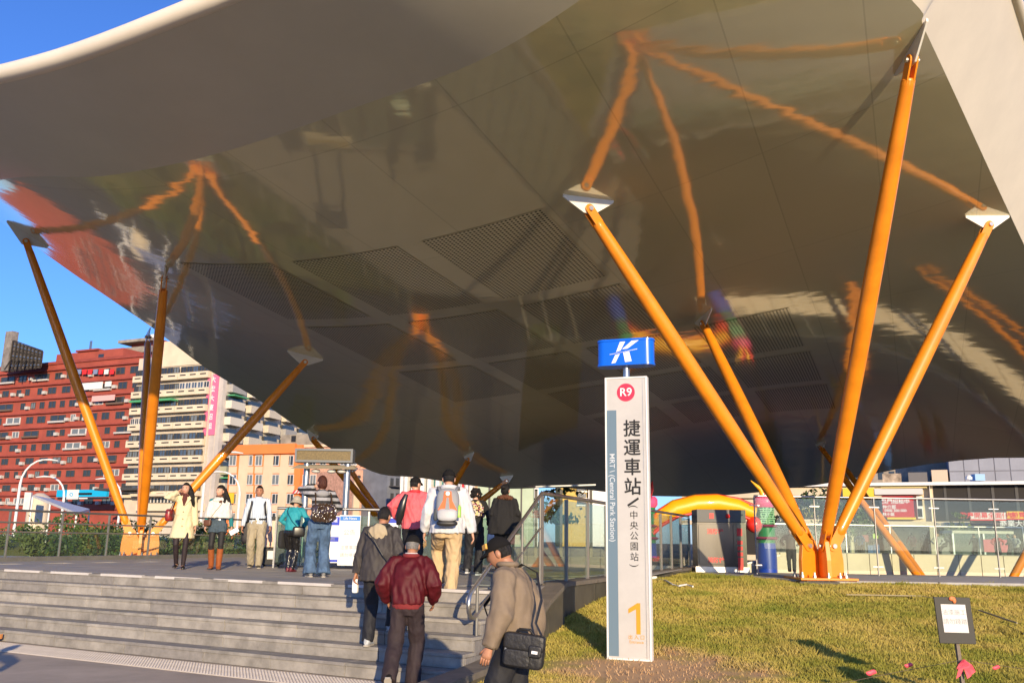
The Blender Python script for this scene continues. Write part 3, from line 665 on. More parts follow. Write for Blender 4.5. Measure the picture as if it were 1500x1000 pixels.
railing('balustrade', 'tall frameless glass balustrade on the concrete pad behind the lawn', 'balustrade', [V((6.3, 23.3, .86)), V((15.6, 23.4, .86))], 1.93, [(1.95, .026)], 1.53, glass=GLASS, gz=(.12, 1.9), post=M('grey_post', (.3,.29,.28), .5, .4), prof=.022, bracket=True)
# sloping hand rail beside the steps
hr = thing('stair_handrail', 'sloping steel handrail with glass panel beside the steps ending in a curl', 'handrail', (.1, 12.5, PLAT))
e0 = V((.50, 13.98, 2.32)); e1 = V((-.42, 11.02, 1.02)); dd = (e1 - e0)
lp = [e0, e0.lerp(e1, .5), e1]; hd = V((dd.x, dd.y, 0)).normalized()
lp += [e1 + hd * .10 + V((0,0,-.05)), e1 + hd * .15 + V((0,0,-.14)), e1 + hd * .14 + V((0,0,-.24)), e1 + hd * .05 + V((0,0,-.32)), e1 - hd * .08 + V((0,0,-.32)), e1 - hd * .3 + V((0,0,-.22))]
obj('handrail', MB().tube(lp, .026, 12), STEEL, hr, smooth=True)
f0 = e0 + V((0,0,-.5)); f1 = e1 + V((0,0,-.32)); obj('rail', MB().tube([f0, f1 - hd * .3 + V((0,0,.1))], .016, 10), STEEL, hr, smooth=True)
for k in (.03, .34, .66, .95):
    p = e0.lerp(e1, k); zb_ = PLAT if k < .1 else (PLAT + .0 if k < .5 else RI * max(0, min(6, math.floor((VA.dot(V((p.x, p.y, 0))) - S0) / TR) + 1)))
    obj('post', MB().tube([V((p.x, p.y, max(.02, zb_))), p], .019, 10), DARKSTEEL, hr, smooth=True)
for ka, kb_ in ((.05, .32), (.36, .64)):
    pa = e0.lerp(e1, ka); pb = e0.lerp(e1, kb_); n_ = V((-hd.y, hd.x, 0)) * .006
    b = MB().prism([V((pa.x, pa.y, PLAT + .1)) - n_, pa - n_ - V((0,0,.06)), pb - n_ - V((0,0,.06)), V((pb.x, pb.y, max(PLAT + .1 if kb_ < .4 else pb.z - 1.0, pb.z - 1.1))) - n_], n_ * 2); obj('glass_panel', b, GLASS, hr)
# ------------------------------------------------------------------ steel fire cabinet
cb = thing('fire_cabinet', 'stainless steel fire hydrant cabinet with red lettering at the end of the balustrade', 'cabinet', (5.75, 24.7, .86))
y0 = 24.2; X0 = aty(1022, 800, y0).x; X1 = aty(1094, 800, y0).x; Z1 = aty(1058, 746, y0).z; CBm = M('cabinet_steel', (.13, .12, .105), .22, .6, nz=.2, nscale=1.5, stretch=(1, 1, .25))
obj('plinth', MB().box((X0 - .06, y0 + .02, .84), (X1 + .06, y0 + .7, 1.0)), STEEL, cb)
obj('body', MB().box((X0, y0 + .01, 1.002), (X1, y0 + .7, Z1 - .34)), CBm, cb)
obj('control_panel', MB().box((X0, y0 - .015, Z1 - .335), (X1, y0 + .7, Z1)), M('dark_panel_grey', (.10, .105, .11), .55, 0), cb, bevel=.01)
xm = X0 + (X1 - X0) * .73
obj('door', MB().box((X0 + .03, y0 - .012, 1.06), (xm - .01, y0 + .008, Z1 - .38)), CBm, cb, bevel=.004); obj('door', MB().box((xm + .01, y0 - .012, 1.06), (X1 - .05, y0 + .008, Z1 - .38)), CBm, cb, bevel=.004)
zc = (1.06 + Z1 - .38) / 2
text('lettering', '消防栓', .15, ((X0 + xm) / 2, y0 - .016, zc + .32), (1,0,0), (0,0,1), RINK, cb, .02); text('lettering', '消防栓', .15, ((X0 + xm) / 2, y0 - .016, zc - .42), (1,0,0), (0,0,1), RINK, cb, .02)
for dz, hgt in ((.32, .10), (.05, .05), (-.1, .05), (-.25, .05), (-.5, .16)): obj('red_label', MB().box((xm + .1, y0 - .017, zc + dz - hgt), (xm + .24, y0 - .0135, zc + dz + hgt)), RINK, cb)
obj('alarm_lamp', MB().ball((X0 + .82, y0 - .03, Z1 - .17), (.06, .05, .06), 12, 8), M('red_lamp_glass', (.8, .03, .02), .25), cb, smooth=True)
obj('alarm_plate', MB().box((X0 + .33, y0 - .02, Z1 - .24), (X0 + .45, y0 - .016, Z1 - .10)), RINK, cb)
# ------------------------------------------------------------------ cream parapet with glass far right
PC = M('cream_parapet_panel', (.66, .57, .43), .6, nz=.08, nscale=1)
pr = thing('parapet', 'low cream panelled parapet topped by glass beyond the concrete pad', 'parapet', (22, 44, 0))
yp = 44.0; xa = aty(1110, 820, yp).x; i = 0
while xa < aty(1560, 820, yp).x:
    obj('parapet_panel', MB().box((xa + .015, yp, .1), (xa + 1.06, yp + .12, 1.22)), PC, pr, bevel=.006)
    if i % 2 == 0: obj('post', MB().box((xa + .02, yp + .05, 1.26), (xa + .06, yp + .09, 2.55)), STEEL, pr)
    xa += 1.075; i += 1
xs = aty(1110, 820, yp).x
obj('coping', MB().box((xs, yp - .03, 1.222), (xa, yp + .16, 1.258)), DARKSTEEL, pr); obj('backing', MB().box((xs, yp + .122, .0), (xa, yp + .2, 1.2)), BLACK, pr)
obj('glass_pane', MB().box((xs, yp + .065, 1.262), (xa, yp + .075, 2.5)), GLASS, pr); obj('handrail', MB().bar((xs, yp + .07, 2.57), (xa, yp + .07, 2.57), .05, .05), STEEL, pr)
rw = thing('ramp_wall', 'cream sloping ramp wall behind the steel cabinet', 'wall', (12.4, 43.6, 0))
obj('wall_face', MB().prism([(11.2, 43.6, .1), (13.6, 43.6, .1), (13.6, 43.6, 1.1), (12.9, 43.6, 1.05), (11.2, 43.6, .62)], (0, .2, 0)), PC, rw); obj('stair_strip', MB().prism([(11.2, 43.5, .62), (12.9, 43.5, 1.06), (12.9, 43.5, 1.14), (11.2, 43.5, .70)], (0, .08, 0)), WHITE, rw)
# ------------------------------------------------------------------ inflatable arch
IA = thing('inflatable_arch', 'inflatable play arch with yellow beam, green and blue legs and pink collars', 'inflatable', (12, 43, 0))
YB = M('inflatable_yellow', (.85, .43, .01), .4, coat=.2); RB = M('inflatable_red', (.72, .03, .02), .4, coat=.2); GB = M('inflatable_green', (.01, .22, .08), .4, coat=.2); BB = M('inflatable_blue', (.01, .05, .38), .4, coat=.2); PB = M('inflatable_pink', (.85, .10, .28), .4, coat=.2); MG = M('inflatable_magenta', (.40, .02, .16), .4)
ya = 43.0
def ap(px, py): return aty(px, py, ya)
arc = [ap(955, 770), ap(968, 757), ap(990, 745), ap(1020, 738), ap(1050, 737), ap(1080, 742), ap(1105, 752)]
obj('beam', MB().tube(arc, [.30, .38, .45, .46, .46, .40, .32], 18), YB, IA, smooth=True)
obj('beam_edge', MB().tube([p + V((0, -.26, -.37)) for p in arc], .09, 10), RB, IA, smooth=True); obj('beam_edge', MB().tube([p + V((0, -.15, .37)) for p in arc], .07, 10), RB, IA, smooth=True)
for cx in (1122, 948):
    x = ap(cx, 780).x; z = lambda py: ap(cx, py).z
    obj('blue_leg', MB().tube([(x, ya, 0), (x, ya, z(812)), (x, ya, z(795))], [.45, .45, .41], 20), BB, IA, smooth=True)
    obj('green_leg', MB().tube([(x, ya, z(795)), (x, ya, z(770)), (x, ya, z(742))], [.40, .43, .40], 20), GB, IA, smooth=True)
    for py in (770, 788):
        obj('ruff', MB().tube([(x, ya, z(py) - .07), (x, ya, z(py)), (x, ya, z(py) + .07)], [.45, .56, .45], 22), MG, IA, smooth=True)
    obj('collar', MB().tube([(x, ya, z(743)), (x, ya, z(739)), (x, ya, z(731)), (x, ya, z(727))], [.42, .52, .52, .42], 20), PB, IA, smooth=True)
    for k, (dx, m_) in enumerate(((-.2, YB), (-.05, RB), (.11, YB), (.22, RB))): obj('flame', MB().tube([(x + dx * .4, ya - .1, z(727)), (x + dx, ya - .1, z(716)), (x + dx * 2.2 - .2, ya - .1, z(704))], [.14, .12, .015], 10), m_, IA, smooth=True)
    text('lettering', '囍', .8, (x - .02, ya - .45, z(757)), (1,0,0), (0,0,1), M('pale_green_ink', (.25,.5,.3), .6), IA) if cx == 1122 else None
obj('red_ball', MB().ball((ap(1103, 768).x, ya - .2, ap(1103, 768).z), .38, 16, 10), RB, IA, smooth=True)
# ------------------------------------------------------------------ display board, notices, cart
yl = 21.0; xl0 = aty(432, 670, yl).x; xl1 = aty(517, 670, yl).x; zl0 = aty(475, 677, yl).z; zl1 = aty(475, 657, yl).z
ld = thing('display_board', 'unlit electronic message board on two steel posts behind the barrier', 'display board', ((xl0 + xl1) / 2, yl, PLAT))
HGREY = M('housing_grey', (.16, .17, .18), .5, .3)
obj('screen', MB().box((xl0 + .05, yl - .012, zl0 + .05), (xl1 - .05, yl + .02, zl1 - .05)), M('amber_dot_screen', (.11, .08, .03), .5, col2=(.2,.14,.05), nscale=30), ld)
for a, b in (((xl0, zl0), (xl1, zl0 + .05)), ((xl0, zl1 - .05), (xl1, zl1)), ((xl0, zl0 + .05), (xl0 + .05, zl1 - .05)), ((xl1 - .05, zl0 + .05), (xl1, zl1 - .05))): obj('housing_bar', MB().box((a[0], yl - .04, a[1]), (b[0], yl + .3, b[1])), HGREY, ld)
obj('back_plate', MB().box((xl0 + .051, yl + .021, zl0 + .051), (xl1 - .051, yl + .29, zl1 - .051)), HGREY, ld)
obj('shelf', MB().prism([(xl0 - .05, yl - .15, zl0 - .16), (xl1 + .1, yl - .15, zl0 - .16), (xl1, yl + .1, zl0 - .06), (xl0 + .05, yl + .1, zl0 - .06)], (0, .2, .03)), M('shelf_grey', (.42, .36, .26), .6), ld)
for px in (447, 507): x = aty(px, 700, yl).x; obj('post', MB().tube([(x, yl + .12, PLAT), (x, yl + .12, zl0 - .02)], .075, 14), STEEL, ld, smooth=True)
for px in (462, 485, 500): obj('lamp', MB().ball((aty(px, 690, yl).x, yl + .05, zl0 - .2), (.11, .11, .05), 10, 6), WHITE, ld, smooth=True)
def poster(px0, px1, py0, py1, y, label, bars, words=None):
    a = aty(px0, py0, y); b = aty(px1, py1, y); t = thing('poster', label, 'poster', ((a.x + b.x) / 2, y, b.z), group=None)
    obj('sheet', MB().box((a.x, y, b.z), (b.x, y + .008, a.z)), M('poster_white', (.74, .74, .76), .5), t)
    for f0, f1, m_ in bars: obj('printed_bar', MB().box((a.x + .01, y - .003, a.z - (a.z - b.z) * f1), (b.x - .01, y - .001, a.z - (a.z - b.z) * f0)), m_, t)
    for s, f, sz in (words or []): text('lettering', s, sz, ((a.x + b.x) / 2, y - .005, a.z - (a.z - b.z) * f), (1,0,0), (0,0,1), M('grey_ink', (.3,.3,.33), .6) if f > .12 else WINK, t)
    return t
PBL = M('poster_blue', (.02, .05, .5), .5); PBL2 = M('poster_light_blue', (.03, .2, .6), .5)
poster(478, 495, 755, 824, 19.3, 'narrow blue and white poster on the glass barrier', [(.02, .2, PBL), (.45, .55, PBL), (.93, .98, PBL)], [('捷運', .1, .1), ('須知', .5, .06)])
poster(498, 525, 754, 828, 19.28, 'large white poster with a light blue heading on the glass barrier', [(.02, .11, PBL2)], [('Life News', .065, .07), ('公告', .35, .13), ('注意事項', .65, .09), ('請勿停車', .8, .09)])
poster(569, 582, 757, 800, 19.3, 'small white poster with blue mark on the glass barrier', [(.04, .2, PBL)], [('禁止', .5, .08)])
ct = thing('leaflet_cart', 'peach fronted cart on a black base standing behind the striped shirt man', 'cart', (aty(397, 800, 20.3).x, 20.3, PLAT))
xc0 = aty(384, 780, 20.2).x; xc1 = aty(411, 780, 20.2).x
obj('front_panel', MB().box((xc0, 20.2, PLAT + .42), (xc1, 20.24, aty(397, 762, 20.2).z)), M('peach_board', (.80, .55, .42), .6, nz=.06), ct); obj('black_base', MB().box((xc0 - .02, 20.22, PLAT + .04), (xc1 + .02, 20.6, PLAT + .41)), BLACK, ct, bevel=.01)
obj('white_tag', MB().box((xc0 + .15, 20.19, PLAT + .16), (xc0 + .28, 20.215, PLAT + .34)), WHITE, ct); obj('top', MB().box((xc0 - .03, 20.245, PLAT + .42), (xc1 + .03, 20.62, PLAT + 1.08)), BLACK, ct, bevel=.01)
for sx_ in (xc0 + .05, xc1 - .05): obj('wheel', MB().tube([(sx_ - .02, 20.4, PLAT + .05), (sx_ + .02, 20.4, PLAT + .05)], .05, 12), BLACK, ct)

# ------------------------------------------------------------------ city behind: facades placed by a plan line
class Facade:
    def __init__(s, name, label, cat, px, d, w, group=None):
        w = V((w[0], w[1], 0)).normalized(); p = aty(px, 780, d); s.p = V((p.x, p.y, 0)); s.w = w; s.n = V((w.y, -w.x, 0))
        if s.n.dot(s.p) > 0: s.n = -s.n
        s.t = thing(name, label, cat, s.p, math.atan2(w.y, w.x), group)
        s.flip = 1 if V((-w.y, w.x, 0)).dot(s.n) < 0 else -1       # local +y is away from the camera when flip = 1
    def loc(s, px, py):
        r = ray(px, py); k = (s.p - EYEP).dot(s.n) / r.dot(s.n); q = EYEP + r * k; return (q - s.p).dot(s.w), q.z
    def box(s, name, t0, t1, z0, z1, m, out=0.0, back=.3, parent=None, bevel=0):
        """out: how far the face stands proud of the facade line, back: how far it runs behind"""
        y0, y1 = sorted((-out * s.flip, back * s.flip)); mb = MB().box((min(t0,t1), y0, min(z0,z1)), (max(t0,t1), y1, max(z0,z1)))
        return obj(name, mb, m, parent or s.t, world=False, bevel=bevel)
    def pbox(s, name, x0, y0, x1, y1, m, out=0.0, back=.3, parent=None):
        a = s.loc(x0, y0); b = s.loc(x1, y1); xm = (x0 + x1) / 2; za = s.loc(xm, y0)[1]; zb = s.loc(xm, y1)[1]
        return s.box(name, a[0], b[0], zb, za, m, out, back, parent)
    def win(s, t0, t1, z0, z1, fm, pm, out=.06, kind='window'):
        me, pe = win_mesh(fm, pm); o = inst(kind, me, s.t, ((t0 + t1) / 2, -out * s.flip, (z0 + z1) / 2), 0, (t1 - t0, 1, z1 - z0)); inst('pane', pe, o, (0, .035 * s.flip, 0)); return o
_wm = {}
def win_mesh(fm, pm):
    k = (fm.name, pm.name)
    if k not in _wm:
        b = MB()
        for a, c in (((-.5,-.5),(-.43,.5)), ((.43,-.5),(.5,.5)), ((-.43,.43),(.43,.5)), ((-.43,-.5),(.43,-.43)), ((-.03,-.43),(.03,.43))): b.box((a[0], -.05, a[1]), (c[0], .05, c[1]))
        me = b.mesh('window'); me.materials.append(fm); pe = MB().box((-.43, -.01, -.43), (.43, .01, .43)).mesh('pane'); pe.materials.append(pm); _wm[k] = (me, pe)
    return _wm[k]
def unit_mesh(name, m, a=(-.5,-.5,-.5), b=(.5,.5,.5)):
    k = (name, m.name)
    if k not in _wm: me = MB().box(a, b).mesh(name); me.materials.append(m); _wm[k] = me
    return _wm[k]
DGL = M('dark_window_glass', (.035, .04, .045), .12, spec=.8); GGL = M('grey_window_glass', (.16, .18, .19), .2, spec=.7); BGL = M('blue_grey_glass', (.07, .10, .15), .15, spec=.8)
FWH = M('white_window_frame', (.62, .60, .57), .5); FDK = M('dark_window_frame', (.07, .065, .06), .6)
BRICKR = M('red_tile_wall', (.36, .075, .05), .8, nz=.22, nscale=.25); BRICKL = M('red_ledge', (.30, .06, .042), .7, nz=.2, nscale=.6); PINKW = M('pink_tile_wall', (.55, .22, .19), .8, nz=.12, nscale=.2)
CRM = M('cream_tile_wall', (.72, .60, .44), .8, nz=.12, nscale=.3); CRM2 = M('aged_cream_wall', (.62, .53, .42), .8, nz=.2, nscale=.3); ACM = M('aircon_white', (.55, .53, .50), .6, nz=.2); RUST = M('rusty_cage', (.16, .10, .07), .8)
GREYW = M('weathered_concrete_wall', (.30, .27, .22), .9, nz=.35, nscale=.6)
LEFTD = (.914, -.407); SIDED = (.407, .914)
rnd = random.Random(11)
acm = unit_mesh('air_conditioner', ACM)
# --- red apartment block
F = Facade('apartment_building', 'large red tiled apartment block with long window rows and rooftop billboard', 'building', 186, 190, LEFTD)
zt_ = F.loc(185, 522)[1]; f3 = [F.loc(178, y)[1] for y in (533.6, 555.2, 576.4, 598, 620.4, 641, 662, 682.6, 703.5, 724, 745)]
F.box('wall', -90, 0, 0, zt_, BRICKR, 0, 30); F.box('parapet', -90, .3, zt_ - .4, zt_ + .25, BRICKL, .3, 1)
for k, z in enumerate(f3):
    F.box('ledge', -90, -.8, z - .16, z + .16, BRICKL, .55, 0)
    if k == len(f3) - 1: break
    H_ = z - f3[k + 1]; t = -1.4
    while t > -52:
        wd = rnd.choice([1.5, 1.5, 2.2, 2.6, 1.2, 4.8]); q = rnd.random()
        F.win(t - wd, t, z - H_ * .66, z - H_ * .2, FWH if q < .12 else FDK, DGL if q > .18 else GGL, .08)
        if wd > 4: F.box('window_cage', t - wd - .1, t + .1, z - H_ * .72, z - H_ * .6, ACM if q < .5 else RUST, .7, -.12)
        if rnd.random() < .42: inst('air_conditioner', acm, F.t, (t - wd - .75, -.35 * F.flip, z - H_ * (.5 + .15 * rnd.random())), 0, (1.0, .7, .7))
        t -= wd + rnd.choice([1.4, 1.9, 2.6, 1.6])
F.pbox('rooftop_block', 62, 511, 131, 545, BRICKR, -4, 14); F.pbox('rooftop_block', 104, 510, 168, 530, BRICKR, -2, 12); F.pbox('roof_slab', 103, 509.5, 135, 512, BRICKL, -1.5, 9); F.pbox('block_window', 134, 516, 141, 523, DGL, -1.95, 2.2)
F.pbox('white_banner', 125, 561, 154, 571, WHITE, .9, -.75); F.pbox('white_banner', 159, 559.5, 167, 567, WHITE, .9, -.75); bn = F.pbox('red_white_banner', 141, 580, 173, 588, M('pale_red_banner', (.75, .42, .40), .7), 1.1, -.95)
for i in range(8): F.pbox('hanging_laundry', 110 + 8 * i, 542, 115 + 8 * i, 549, rnd.choice([WHITE, M('laundry_blue', (.2,.25,.4), .8), M('laundry_tan', (.5,.35,.2), .8), RINK]), .95, -.8)
F.pbox('rooftop_mast', 110.6, 494, 111.2, 511, STEEL, -4, 4.2)
# pink side wall of the same block, own facade line but a part of it
zs = zt_
sdm = MB(); P0 = F.p; P1 = F.p + V((SIDED[0], SIDED[1], 0)).normalized() * 30; o_ = F.n * 0
off = V((.914, -.407, 0)) * .04
obj('side_wall', MB().prism([P0 + off, P1 + off, P1 + off * 6, P0 + off * 6], (0, 0, zs - .2)), PINKW, F.t)
sw_ = V((SIDED[0], SIDED[1], 0)); so = V((.914, -.407, 0))
for k in range(10):
    z = f3[k] - 1.6
    for d_, wd, cage in ((4.2, 2.4, k % 2), (9.5, .9, 0), (15, 2.6, 1), (20, 1.2, 0)):
        c = P0 + sw_ * d_ + so * .32 + V((0, 0, z + (.2 if cage else 0)))
        obj('side_window', MB().obox(c, sw_, so, (0,0,1), (wd / 2, .05, .75)), DGL, F.t)
        if cage: obj('window_cage', MB().obox(c + so * .35, sw_, so, (0,0,1), (wd / 2 + .2, .3, .12)), RUST, F.t); obj('window_cage', MB().obox(c + so * .35 - V((0,0,.75)), sw_, so, (0,0,1), (wd / 2 + .2, .3, .1)), RUST, F.t)
        elif rnd.random() < .5: inst('air_conditioner', acm, F.t, F.t.matrix_world.inverted() @ (c) if False else WM[F.t.name].inverted() @ (c + so * .4 - V((0,0,1.1))), 0, (.7, .9, .7))
# shop sign bands on it
G = Facade('shop_sign', 'long bright blue shop fascia with white emblem on the red block', 'shop sign', 120, 186, LEFTD)
CY = M('shop_sign_cyan', (.01, .42, .72), .5)
G.pbox('board', 86, 717, 158, 727.5, CY, .4, .2); G.pbox('emblem_panel', 102, 717, 117, 731, WHITE, .55, -.42); G.pbox('black_letters', 118, 721.5, 137, 724.5, INK, .5, -.42); G.pbox('dark_band', 86, 728.2, 158, 731, BLACK, .3, .2); G.pbox('white_letters', 118, 728.8, 130, 730.4, WINK, .4, -.31)
for i in range(12): G.pbox('emblem_dot', 107.5 + 2.2 * math.cos(i * .524), 723.5 + 2.2 * math.sin(i * .524), 108.4 + 2.2 * math.cos(i * .524), 724.6 + 2.2 * math.sin(i * .524), CY, .6, -.56)
# --- rooftop billboard frame
bb = Facade('billboard', 'dark steel billboard frame seen from behind on the roof of the red block', 'billboard', 40, 196, (.9, -.44))
RST = M('rusty_steel', (.05, .042, .036), .8, .2, nz=.4)
a = bb.loc(22, 500); b = bb.loc(64, 515); z0 = bb.loc(40, 541)[1]; z1 = bb.loc(22, 499)[1]; z2 = bb.loc(64, 514)[1]
def bp_(u, v, y=0): return (a[0] + (b[0] - a[0]) * u, y, z0 + ((z1 * (1 - u) + z2 * u) - z0) * v)
obj('sheet', MB().add([bp_(0,.05,-.1), bp_(1,.05,-.1), bp_(1,.97,-.1), bp_(0,.97,-.1), bp_(0,.05,.0), bp_(1,.05,.0), bp_(1,.97,.0), bp_(0,.97,.0)], [(3,2,1,0),(4,5,6,7),(0,1,5,4),(1,2,6,5),(2,3,7,6),(3,0,4,7)]), M('billboard_back', (.10, .085, .075), .8, nz=.6, nscale=.5), bb.t, world=False)
for i in range(9): obj('upright', MB().bar(bp_(i / 8, -.05, -.5), bp_(i / 8, 1.0, -.5), .22, .22), RST, bb.t, world=False)
for i in range(7): obj('cross_rail', MB().bar(bp_(0, i / 6, -.3), bp_(1, i / 6, -.3), .2, .2), STEEL if i % 2 else RST, bb.t, world=False)
for i in range(4): obj('brace', MB().bar(bp_(i / 4 + .05, .4, -.6), bp_(i / 4 + .2, -.05, -3), .22, .22), RST, bb.t, world=False)
obj('end_tower', MB().box((a[0] - 2.6, -.8, z0), (a[0] - .2, .8, z1 + 2.2)), M('tower_grey', (.25, .22, .20), .8, nz=.5, nscale=.8), bb.t, world=False)
# --- pink set-back tower with concrete eaves behind
F = Facade('apartment_building', 'red stair tower with grey concrete eaves rising behind the red block', 'building', 208, 205, LEFTD)
F.pbox('wall', 194, 500, 232, 560, BRICKR, 0, 12); F.pbox('eave', 184, 499, 232, 503, GREYW, 2.2, 6); F.pbox('eave', 181, 511.5, 232, 520, GREYW, 2.6, 6); F.pbox('lower_wall', 190, 525, 236, 740, PINKW, .4, 14); F.pbox('water_tank', 210, 487, 216, 499, WHITE, -2, 4)
# --- tall cream block with balcony bands
F = Facade('apartment_building', 'tall cream apartment block with balcony bands and a pink vertical banner', 'building', 292, 165, LEFTD)
tL = F.loc(196, 600)[0]; ztop = F.loc(250, 500)[1]
F.box('wall', tL, 0, 0, F.loc(285, 533)[1], CRM2, 0, 26); F.box('upper_wall', F.loc(240, 520)[0], -.5, F.loc(285, 534)[1], ztop, CRM, .2, 20); F.pbox('step_wall', 205, 524, 240, 546, CRM2, .1, 10)
rows = [546, 569.5, 594, 618, 643.5, 667.5, 692.5, 719]       # balcony tops at px ~ 290
for k, y in enumerate(rows):
    z1 = F.loc(288, y)[1]; z0 = F.loc(288, y + 9.3)[1]; zu = F.loc(288, y - 9.5)[1]
    seg = [tL, tL * .72, tL * .40, -.25]
    for i in range(3):
        F.box('balcony', seg[i] + .06, seg[i + 1] - .06, z0, z1, CRM, 1.15, -.05)
        n = 3 if i == 2 else 2
        for j in range(n):
            u0 = seg[i] + (seg[i + 1] - seg[i]) * (j + .22) / n; u1 = seg[i] + (seg[i + 1] - seg[i]) * (j + .8) / n; F.box('balcony_slot', u0, u1, z1 - .62, z1 - .38, BLACK, 1.17, -1.0)
        q = rnd.random(); nn_ = 5 if q < .5 else 4
        for j in range(nn_):
            u0 = seg[i] + (seg[i + 1] - seg[i]) * (j + .05) / nn_; u1 = seg[i] + (seg[i + 1] - seg[i]) * (j + .97) / nn_; F.win(u0, u1, z1 + .05, zu, FWH if q < .25 else FDK, rnd.choice([DGL, DGL, BGL, GGL]), .5 + .3 * (q > .6))
    if k == 2: F.box('green_awning', tL * .95, seg[2] - .1, zu - .25, zu + .1, M('green_sheet', (.08, .38, .16), .6), 2.2, -.1)
zc_ = F.loc(288, 545)[1]
F.box('corner_pillar', 0, F.loc(306, 640)[0], 0, F.loc(300, 536)[1], CRM2, .5, 3); 
pb_ = F.loc(307, 600)
BANP = M('pink_banner', (.78, .16, .30), .7); F.pbox('vertical_banner', 306.5, 549, 315, 637, BANP, .3, 0); F.box('banner_wall', F.loc(306.2, 640)[0], F.loc(321, 640)[0], 0, F.loc(312, 543)[1], M('grey_render', (.52, .47, .43), .8, nz=.2, nscale=.3), .1, 2)
tb0 = F.loc(310.7, 600)[0]
for i, ch in enumerate('大宏大廈招租'):
    zz_ = F.loc(310.7, 557 + 13.5 * i)[1]; Wm = WM[F.t.name]; text('character', ch, 1.25, Wm @ V((tb0, -.33 * F.flip, zz_)), F.w, (0,0,1), WINK, F.t, .01)
# its side of caged balconies
c0_ = F.p + F.w * F.loc(321, 640)[0]; sdv = V((.30, .954, 0)); so = V((.954, -.30, 0)); zt2 = F.loc(321, 548)[1]
obj('side_wall', MB().prism([c0_, c0_ + sdv * 42, c0_ + sdv * 42 - so * 8, c0_ - so * 1], (0, 0, zt2)), CRM2, F.t)
CG = [M('cage_cream', (.62, .54, .42), .7, nz=.2), M('cage_grey', (.38, .36, .33), .7, nz=.2), M('cage_olive', (.33, .33, .22), .7), M('cage_pale', (.66, .60, .50), .7), M('cage_orange', (.55, .26, .12), .7)]
for k in range(13):
    z = zt2 - 2.2 - k * 3.05
    for j in range(6):
        c = c0_ + sdv * (3.2 + 6.4 * j) + so * .7 + V((0, 0, z)); m_ = CG[rnd.choice([0,0,3,3,1,1,2,0,3,4])]
        obj('caged_balcony', MB().obox(c - V((0,0,.35)), sdv, so, (0,0,1), (2.2, .7, .75)), m_, F.t); obj('balcony_opening', MB().obox(c + V((0,0,.85)) - so * .35, sdv, so, (0,0,1), (2.3, .3, .42)), DGL, F.t)
        if rnd.random() < .12: obj('green_awning', MB().obox(c + V((0,0,1.35)) + so * .5, sdv, so, (0,0,1), (2.3, .8, .1)), M('green_sheet', (.08, .38, .16), .6), F.t)
F.pbox('cornice', 204, 723.5, 300, 727, CRM, 2.2, 0); F.pbox('shop_shade', 160, 716, 232, 719, FDK, 3.5, 0); F.pbox('lower_windows', 218, 727.5, 290, 736, DGL, .2, 0); F.pbox('lower_band', 205, 738, 300, 748, CRM, 1.0, 0)
for i in range(14): F.pbox('mullion', 222 + 5 * i, 727.5, 222.6 + 5 * i, 736, FWH, .3, -.21)
# --- orange office block and the brick one beside it
ORW = M('orange_render', (.78, .22, .055), .8, nz=.1, nscale=.3); BEI = M('beige_panel', (.70, .52, .36), .8, nz=.1, nscale=.4); BRK = M('pink_brick_wall', (.66, .36, .25), .85, nz=.35, nscale=2.5)
F = Facade('office_building', 'orange rendered office block with beige window strips', 'building', 434, 140, (.93, -.366))
aL = F.loc(334, 700)[0]; zt3 = F.loc(400, 652)[1]
F.box('wall', aL, 0, 0, zt3, ORW, 0, 14); F.pbox('parapet', 333, 651, 434.2, 665, ORW, .5, 0)
for xa, xb, wn in ((337, 346, 1), (352, 357, 0), (361, 370, 1), (375, 384, 1), (388, 394, 0), (399, 409, 1), (412, 417, 0), (421, 430, 1)):
    if not wn: F.pbox('beige_strip', xa, 666, xb, 770, BEI, .15, -.01); continue
    for y in (666, 694, 722, 750):
        F.pbox('beige_spandrel', xa - .8, y + 17, xb + .8, y + 27, BEI, .12, -.01)
        l = F.loc(xa, y); r2 = F.loc(xb, y + 16); F.win(l[0], r2[0], F.loc((xa+xb)/2, y + 16)[1], F.loc((xa+xb)/2, y + .5)[1], FWH, rnd.choice([DGL, GGL, DGL]), .08)
F.pbox('yellow_sign', 336, 722, 344, 737, M('yellow_sign', (.8, .5, .03), .6), .6, -.3)
F2 = Facade('brick_building', 'pinkish brick building with red striped awnings beside the orange block', 'building', 434, 141, (.93, -.366))
F2.pbox('wall', 434.6, 652, 548, 790, BRK, 0, 14); F2.pbox('parapet', 434.6, 650, 549, 654, BEI, .3, .3)
for xa in (440, 455, 470, 485, 500, 515, 530):
    for y in (666, 694, 722):
        l = F2.loc(xa, y); r2 = F2.loc(xa + 8, y + 16); F2.win(l[0], r2[0], F2.loc(xa+4, y + 15)[1], F2.loc(xa+4, y + 1)[1], FWH, rnd.choice([DGL, GGL]), .1)
        F2.pbox('sill', xa - 1, y + 15.2, xa + 9, y + 16.6, BEI, .35, 0)
AWR = M('awning_red', (.62, .05, .06), .7); AWW = M('awning_white', (.75, .68, .60), .7)
def awning(Fc, x0, x1, y0, y1, n):
    for i in range(n):
        xa = x0 + (x1 - x0) * i / n; xb = x0 + (x1 - x0) * (i + 1) / n; a_ = Fc.loc(xa, y0); b_ = Fc.loc(xb, y1); zt_ = Fc.loc((xa+xb)/2, y0)[1]; zb_ = Fc.loc((xa+xb)/2, y1)[1]
        obj('awning_stripe', MB().prism([(a_[0], -.1, zt_), (a_[0], -1.3, zb_), (a_[0], -1.3, zb_ - .1), (a_[0], -.1, zt_ - .1)], (b_[0] - a_[0], 0, 0)), AWR if i % 2 == 0 else AWW, Fc.t, world=False)
